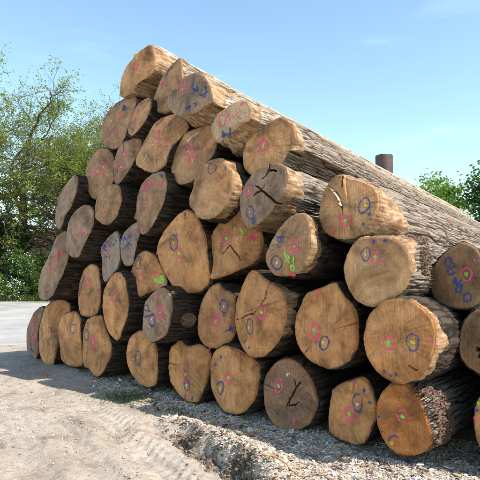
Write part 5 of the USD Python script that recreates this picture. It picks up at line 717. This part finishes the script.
leaf = {}
def leaf_mat(name, a, b, trans=0.35):
    return M(name, {'g': ('geometry', {}), 'n': ('noise_texture', {'scale': 0.7, 'detail': 3.0}), 'ad': ('math', {'math_type': 'multiply_add', 'value2': 0.55}), 'hm': ('math', {'math_type': 'multiply', 'value2': 0.6}), 'r': ('rgb_ramp', {'ramp': [(0.25, a), (0.85, b)]}),
        'p': ('principled_bsdf', {'roughness': 0.55, 'specular_ior_level': 0.3}), 't': ('translucent_bsdf', {}), 'tm': ('mix', {'mix_type': 'multiply', 'fac': 1.0, 'color2': (1.25, 1.3, 0.6)}), 'mx': ('mix_closure', {'fac': trans})},
        [('g.position', 'n.vector'), ('g.random_per_island', 'hm.value1'), ('n.fac', 'ad.value1'), ('hm.value', 'ad.value3'), ('ad.value', 'r.fac'), ('r.color', 'p.base_color'), ('r.color', 'tm.color1'), ('tm.color', 't.color'), ('p.BSDF', 'mx.closure1'), ('t.BSDF', 'mx.closure2')], 'mx.closure')
grass_mat = leaf_mat('grass_blade', (0.05, 0.085, 0.02), (0.13, 0.18, 0.045), 0.3)
def blades(r, pts, h, w, lean=0.5):
    k = len(pts); a = r.uniform(0, 2 * np.pi, k); hh = h * r.uniform(0.5, 1.25, k); ln = r.normal(0, lean, (k, 2)) * hh[:, None]
    dx = np.stack([np.cos(a), np.sin(a), 0 * a], 1) * (w * r.uniform(0.6, 1.2, k))[:, None]
    mid = pts + np.column_stack([ln * 0.35, hh * 0.6]); tip = pts + np.column_stack([ln, hh])
    v = np.stack([pts - dx, pts + dx, mid + dx * 0.7, mid - dx * 0.7, tip], 1).reshape(-1, 3)
    o = np.arange(k)[:, None] * 5
    return v, np.vstack([o + [0, 1, 2], o + [0, 2, 3], o + [3, 2, 4]])
def plant_patch(name, label, cat, at, rad, n, h, w, mat, seed, kind=None, lean=0.5):
    r = np.random.default_rng(seed); c = ground_at(*at)
    q = r.normal(0, 1, (n, 2)) * rad + c[:2]
    pts = np.column_stack([q, ground_h(q[:, 0], q[:, 1]) - 0.005]) - [c[0], c[1], 0]
    p = obj(name, blades(r, pts, h, w, lean), mat)
    UsdGeom.Xformable(p).AddTranslateOp().Set(Gf.Vec3d(float(c[0]), float(c[1]), 0))
    return tag(p, label, cat, None, kind)
plant_patch('grass_tuft', 'patch of short green grass in the shade at the foot of the stack', 'grass', (127, 398), np.array([0.24, 0.16]), 1300, 0.055, 0.003, grass_mat, 3, 'stuff', 0.7)
plant_patch('grass_sprig', 'thin yellowish grass sprig at the edge of the shadow by the chips', 'grass', (178, 412), np.array([0.16, 0.09]), 260, 0.05, 0.003, grass_mat, 5, 'stuff', 0.7)
c = ground_at(373, 446)
weed = thing('weed', 'single thin weed stalk standing between two bottom row logs', 'weed', c)
wv, wf = tube([[0, 0, -0.01], [0.004, 0, 0.07], [-0.003, 0.003, 0.15]], [0.0035, 0.003, 0.002], 6)
weed_mat = leaf_mat('weed_green', (0.14, 0.15, 0.06), (0.28, 0.27, 0.14), 0.3)
obj('stalk', (wv, wf), weed_mat, weed)
r = np.random.default_rng(8)
for hgt in (0.05, 0.08, 0.105, 0.13, 0.15):
    for sgn in (-1, 1):
        a = r.uniform(0, 6.28); d = np.array([math.cos(a), math.sin(a), 0.5]); L = 0.03
        base_ = np.array([0, 0, hgt]); sd = np.array([-d[1], d[0], 0]) * 0.007
        obj('leaf', (np.array([base_, base_ + d * L * 0.5 + sd, base_ + d * L, base_ + d * L * 0.5 - sd]), np.array([[0, 1, 2], [0, 2, 3]])), weed_mat, weed)

# ---------------------------------------------------------------- trees and shrubs
twig_mat = M('tree_bark', {'tc': ('texture_coordinate', {}), 'n': ('noise_texture', {'scale': 5.0, 'detail': 4.0}), 'r': ('rgb_ramp', {'ramp': [(0.3, (0.030, 0.024, 0.019)), (0.7, (0.085, 0.068, 0.053))]}), 'b': ('bump', {'strength': 0.6, 'distance': 0.05}), 'p': ('principled_bsdf', {'roughness': 0.9})},
    [('tc.object', 'n.vector'), ('n.fac', 'r.fac'), ('r.color', 'p.base_color'), ('n.fac', 'b.height'), ('b.normal', 'p.normal')], 'p.BSDF')
def leaf_quads(r, pts, size, flat=0.6):
    k = len(pts)
    nrm = r.normal(0, 1, (k, 3)); nrm[:, 2] = np.abs(nrm[:, 2]) + flat; nrm /= np.linalg.norm(nrm, axis=1, keepdims=True)
    u = np.cross(nrm, r.normal(0, 1, (k, 3))); u /= np.linalg.norm(u, axis=1, keepdims=True); w = np.cross(nrm, u)
    s = size * r.uniform(0.6, 1.35, k)[:, None]
    v = np.stack([pts - u * s, pts + w * s * 0.55 + nrm * s * 0.15, pts + u * s, pts - w * s * 0.55 + nrm * s * 0.15], 1).reshape(-1, 3)
    o = np.arange(k)[:, None] * 4
    return v, np.vstack([o + [0, 1, 2], o + [0, 2, 3]])
def grow(r, p, d, L, rad, lev, maxlev, segs, tips, wiggle, up):
    pts, rr = [p], [rad]; k = 5 if lev < 2 else 4
    for q in range(k):
        d = d + r.normal(0, wiggle, 3) + np.array([0, 0, up * (0.5 + 0.5 * lev)]); d = d / np.linalg.norm(d)
        p = p + d * L / k; pts.append(p); rr.append(rad * (1 - 0.42 * (q + 1) / k))
        if lev >= maxlev - (1 if maxlev < 5 else 0): tips.append((p, d))
    segs.append((lev, np.array(pts), np.array(rr)))
    if lev >= maxlev: return
    kids = r.integers(3, 5) if lev < maxlev - 1 else r.integers(3, 6)
    for q in range(kids):
        t = r.uniform(0.3, 1.0) if q else 1.0
        i0 = min(int(t * k), k); st0 = pts[i0]
        ax = r.normal(0, 1, 3); ax -= ax @ d * d; ax /= np.linalg.norm(ax)
        ang = r.uniform(0.35, 0.95) if q else r.uniform(0.1, 0.4)
        nd = d * math.cos(ang) + ax * math.sin(ang)
        grow(r, st0, nd, L * r.uniform(0.62, 0.85), rr[i0] * r.uniform(0.52, 0.78) if q else rr[i0] * 0.9, lev + 1, maxlev, segs, tips, wiggle, up)
def tree(name, label, at, height, seed, mat, leaf_size, per_tip, spread, lean=(0, 0, 0), trunk_frac=0.32, maxlev=5, wiggle=0.27, up=0.012, trunk_r=None, group=None, limbs=4, stout=0.019, gap=0.0):
    r = np.random.default_rng(seed)
    root = thing(name, label, 'tree', (at[0], at[1], ground_h(at[0], at[1]) - 0.05), group=group)
    segs, tips = [], []
    trunk_r = trunk_r or height * stout
    d = np.array([lean[0], lean[1], 1.0]); d /= np.linalg.norm(d)
    p = np.zeros(3); pts, rr = [p], [trunk_r * 1.35]
    k = 9
    for q in range(k):
        d = d + r.normal(0, 0.06, 3); d /= np.linalg.norm(d)
        p = p + d * height * 0.62 / k; pts.append(p); rr.append(trunk_r * (1.05 - 0.6 * (q + 1) / k))
    segs.append((0, np.array(pts), np.array(rr)))
    for q in range(limbs * 2):
        f = trunk_frac + (0.62 - trunk_frac) * (q + r.uniform(0, 0.6)) / (limbs * 2)
        i0 = min(int(f / 0.62 * k), k); a = q * 2.4 + r.uniform(-0.4, 0.4); el = r.uniform(0.1, 0.6) + 0.5 * q / (2 * limbs)
        nd = np.array([math.cos(a) * math.cos(el), math.sin(a) * math.cos(el), math.sin(el)])
        grow(r, pts[i0], nd, height * spread * r.uniform(0.8, 1.15), rr[i0] * 0.55, 1, maxlev, segs, tips, wiggle, up)
    grow(r, pts[-1], d, height * spread, rr[-1] * 0.8, 1, maxlev, segs, tips, wiggle, up)
    top = max(t[0][2] for t in tips); sc = height / top
    obj('trunk', tuple(x * (sc if q == 0 else 1) for q, x in enumerate(tube(segs[0][1], segs[0][2], 10))), twig_mat, root, smooth=True)
    big = [tube(a, b, 7, False) for l, a, b in segs[1:] if l <= 2]
    small = [tube(a, b, 4, False) for l, a, b in segs[1:] if l > 2]
    v, f = join(big); obj('limbs', (v * sc, f), twig_mat, root, smooth=True)
    if small: v, f = join(small); obj('twigs', (v * sc, f), twig_mat, root)
    tp = np.array([t[0] for t in tips]) * sc
    dens = fbm(tp * 0.35 + seed, 2, seed)
    dens = np.where(dens < gap, 0.0, dens)
    keep_ = noise(tp * 1.1 + seed * 3.3, seed + 1) > gap
    rep = np.maximum(0, np.round(per_tip * (0.25 + 1.5 * dens) * r.uniform(0.4, 1.5, len(tp)) * (keep_ if gap else 1))).astype(int)
    P = np.repeat(tp, rep, 0); P = P + r.normal(0, leaf_size * 2.0, P.shape) * [1.3, 1.3, 0.8]
    obj('crown', leaf_quads(r, P, leaf_size), mat, root)
    return root, len(P)
spring = leaf_mat('spring_leaf', (0.15, 0.185, 0.034), (0.30, 0.33, 0.08), 0.45)
fresh_green = leaf_mat('bright_leaf', (0.10, 0.17, 0.028), (0.26, 0.33, 0.07), 0.45)
deep_green = leaf_mat('deep_leaf', (0.038, 0.08, 0.017), (0.12, 0.19, 0.042), 0.35)
shrub_green = leaf_mat('shrub_leaf', (0.05, 0.10, 0.022), (0.14, 0.22, 0.05), 0.35)
blossom = M('blossom_white', {'g': ('geometry', {}), 'r': ('rgb_ramp', {'ramp': [(0, (0.62, 0.62, 0.55)), (1, (0.82, 0.81, 0.78))]}), 'p': ('principled_bsdf', {'roughness': 0.7})}, [('g.random_per_island', 'r.fac'), ('r.color', 'p.base_color')], 'p.BSDF')
for nm, lab, px, dep, h, seed, mat, ls, pt, spr, kw in TREES:
    tree(nm, lab, world(px, dep), h, seed, globals()[mat], ls, pt, spr, **kw)

def shrub(label, px, dep, width, height, n, seed, mat, ls, flowers=0, name='shrub', depthw=None, group=None):
    r = np.random.default_rng(seed); at = world(px, dep)
    root = thing(name, label, 'shrub', (at[0], at[1], ground_h(at[0], at[1]) - 0.03), group=group)
    lobes = []
    for q in range(26):
        z = r.uniform(0.12, 0.86) * height; w = width * 0.5 * (1 - 0.5 * (z / height) ** 2)
        lobes.append((r.uniform(-1, 1) * w * 0.85, r.uniform(-1, 1) * (depthw or width) * 0.35, z, r.uniform(0.16, 0.3) * min(height, width) * 0.8))
    L = np.array(lobes); pick = r.integers(0, len(L), n)
    d = r.normal(0, 1, (n, 3)); d /= np.linalg.norm(d, axis=1, keepdims=True); rad = L[pick, 3] * r.uniform(0.45, 1.0, n) ** 0.5 * (0.7 + 0.6 * noise(d * 2.5 + pick[:, None] * 3.1, 4))
    q = d * rad[:, None]; loc_ = L[pick, :3] + q
    loc_[:, 2] = np.abs(loc_[:, 2]) + 0.05
    ang = math.atan2(RT[1], RT[0]); P = np.column_stack([loc_[:, 0] * math.cos(ang) - loc_[:, 1] * math.sin(ang), loc_[:, 0] * math.sin(ang) + loc_[:, 1] * math.cos(ang), loc_[:, 2]])
    stems = []
    for lx, ly, lz, lr in L:
        e = np.array([lx * math.cos(ang) - ly * math.sin(ang), lx * math.sin(ang) + ly * math.cos(ang), lz])
        b0 = e * [0.25, 0.25, 0]; mid = (b0 + e) / 2 + r.normal(0, 0.15, 3); stems.append(tube([b0, mid, e], [0.05, 0.035, 0.012], 5, False))
    obj('stems', join(stems), twig_mat, root)
    obj('foliage', leaf_quads(r, P, ls), globals()[mat], root)
    if flowers:
        fl = []
        sel = r.permutation(n)[: flowers]
        side = P[sel] + (-FW) * ls * 1.5 + [0, 0, ls]
        fl = np.repeat(side, 9, 0) + r.normal(0, ls * 1.3, (len(side) * 9, 3))
        obj('blossom', leaf_quads(r, fl, ls * 0.62), blossom, root)
for a in SHRUBS: shrub(*a[0], **a[1])

# verge of rough grass in front of the shrubs
r = np.random.default_rng(4)
k = 16000
lt = r.uniform(-46, -6, k); dp = 41.6 + 2.6 * r.random(k) ** 1.4
pts = CAM + FW * dp[:, None] + RT * lt[:, None]; pts[:, 2] = ground_h(pts[:, 0], pts[:, 1])
hvar = 0.35 + 0.9 * fbm(np.stack([lt * 0.5, dp, lt * 0], -1), 3, 6)
bl = blades(r, pts, 0.55 * hvar, 0.028, 0.35)
tag(obj('verge_grass', bl, leaf_mat('verge_blade', (0.06, 0.10, 0.02), (0.16, 0.21, 0.05), 0.35)), 'rough bright green grass verge along the far side of the pale yard', 'grass', kind='stuff')

# ---------------------------------------------------------------- house behind the shrubs
def plaster(name, col):
    return M(name, {'g': ('geometry', {}), 'n': ('noise_texture', {'scale': 1.2, 'detail': 5.0}), 'r': ('rgb_ramp', {'ramp': [(0.3, tuple(np.array(col) * 0.85)), (0.7, col)]}), 'p': ('principled_bsdf', {'roughness': 0.9})}, [('g.position', 'n.vector'), ('n.fac', 'r.fac'), ('r.color', 'p.base_color')], 'p.BSDF')
hw = world(8, 56); house = thing('house', 'pinkish plastered house glimpsed through the shrubs behind the yard', 'house', hw, HEAD)
def box(cx, cy, cz, sx, sy, sz):
    m = trimesh.creation.box((sx, sy, sz)); m.apply_translation((cx, cy, cz)); return m.vertices, m.faces
obj('wall', box(0, 4, 2.6, 16, 8, 5.2), plaster('peach_plaster', (0.52, 0.36, 0.28)), house)
roof = trimesh.creation.extrude_polygon(Polygon([(-4.5, 0), (4.5, 0), (0, 2.6)]), 16.8); roof.apply_transform(trimesh.transformations.rotation_matrix(math.pi / 2, [1, 0, 0])); roof.apply_transform(trimesh.transformations.rotation_matrix(math.pi / 2, [0, 0, 1])); roof.apply_translation((-8.4, 4, 5.203))
obj('roof', roof, plaster('roof_tile', (0.20, 0.085, 0.055)), house)
glassm = M('window_glass', {'p': ('principled_bsdf', {'base_color': (0.03, 0.035, 0.04), 'roughness': 0.08})}, [], 'p.BSDF')
white_frame = plaster('window_frame', (0.6, 0.6, 0.58))
for wx in (-6, -3, 0, 3, 6):
    for wz in (1.5, 4.0):
        w = obj('window', box(wx, 0.0, wz, 1.1, 0.16, 1.4), white_frame, house)
        obj('pane', box(wx, -0.05, wz, 0.9, 0.10, 1.2), glassm, w)

# ---------------------------------------------------------------- rusty stack behind the logs
rust = M('rusty_steel', {'tc': ('texture_coordinate', {}), 'n': ('noise_texture', {'scale': 2.0, 'detail': 6.0, 'roughness': 0.65}), 'mp': ('mapping', {'scale': (6.0, 6.0, 0.5)}), 'n2': ('noise_texture', {'scale': 1.5, 'detail': 4.0}),
    'r': ('rgb_ramp', {'ramp': [(0.3, (0.040, 0.022, 0.018)), (0.55, (0.072, 0.037, 0.030)), (0.75, (0.12, 0.062, 0.048))]}), 'r2': ('rgb_ramp', {'ramp': [(0.35, (0.6, 0.6, 0.62)), (0.6, (1, 1, 1))]}), 'm': ('mix', {'mix_type': 'multiply', 'fac': 0.8}), 'b': ('bump', {'strength': 0.2, 'distance': 0.01}),
    'p': ('principled_bsdf', {'roughness': 0.65, 'metallic': 0.15})}, [('tc.object', 'n.vector'), ('tc.object', 'mp.vector'), ('mp.vector', 'n2.vector'), ('n.fac', 'r.fac'), ('n2.fac', 'r2.fac'), ('r.color', 'm.color1'), ('r2.color', 'm.color2'), ('m.color', 'p.base_color'), ('n.fac', 'b.height'), ('b.normal', 'p.normal')], 'p.BSDF')
cw = world(386.5, 25); ch = thing('chimney', 'rusty brown steel chimney pipe rising behind the log stack', 'chimney', cw)
obj('pipe', revolve([(0.34, 0), (0.365, 0), (0.365, 7.04), (0.34, 7.04)], 40), rust, ch, smooth=40)
obj('collar', revolve([(0.39, 7.0), (0.425, 7.0), (0.43, 7.02), (0.43, 7.98), (0.42, 8.0), (0.385, 8.0), (0.38, 7.6), (0.39, 7.0)], 40), rust, ch, smooth=40)
obj('seam', revolve([(0.366, 6.70), (0.378, 6.70), (0.378, 6.76), (0.366, 6.76)], 40), rust, ch, smooth=40)
obj('base_flange', revolve([(0.366, 0.0), (0.6, 0.0), (0.6, 0.05), (0.366, 0.05)], 40), rust, ch, smooth=40)
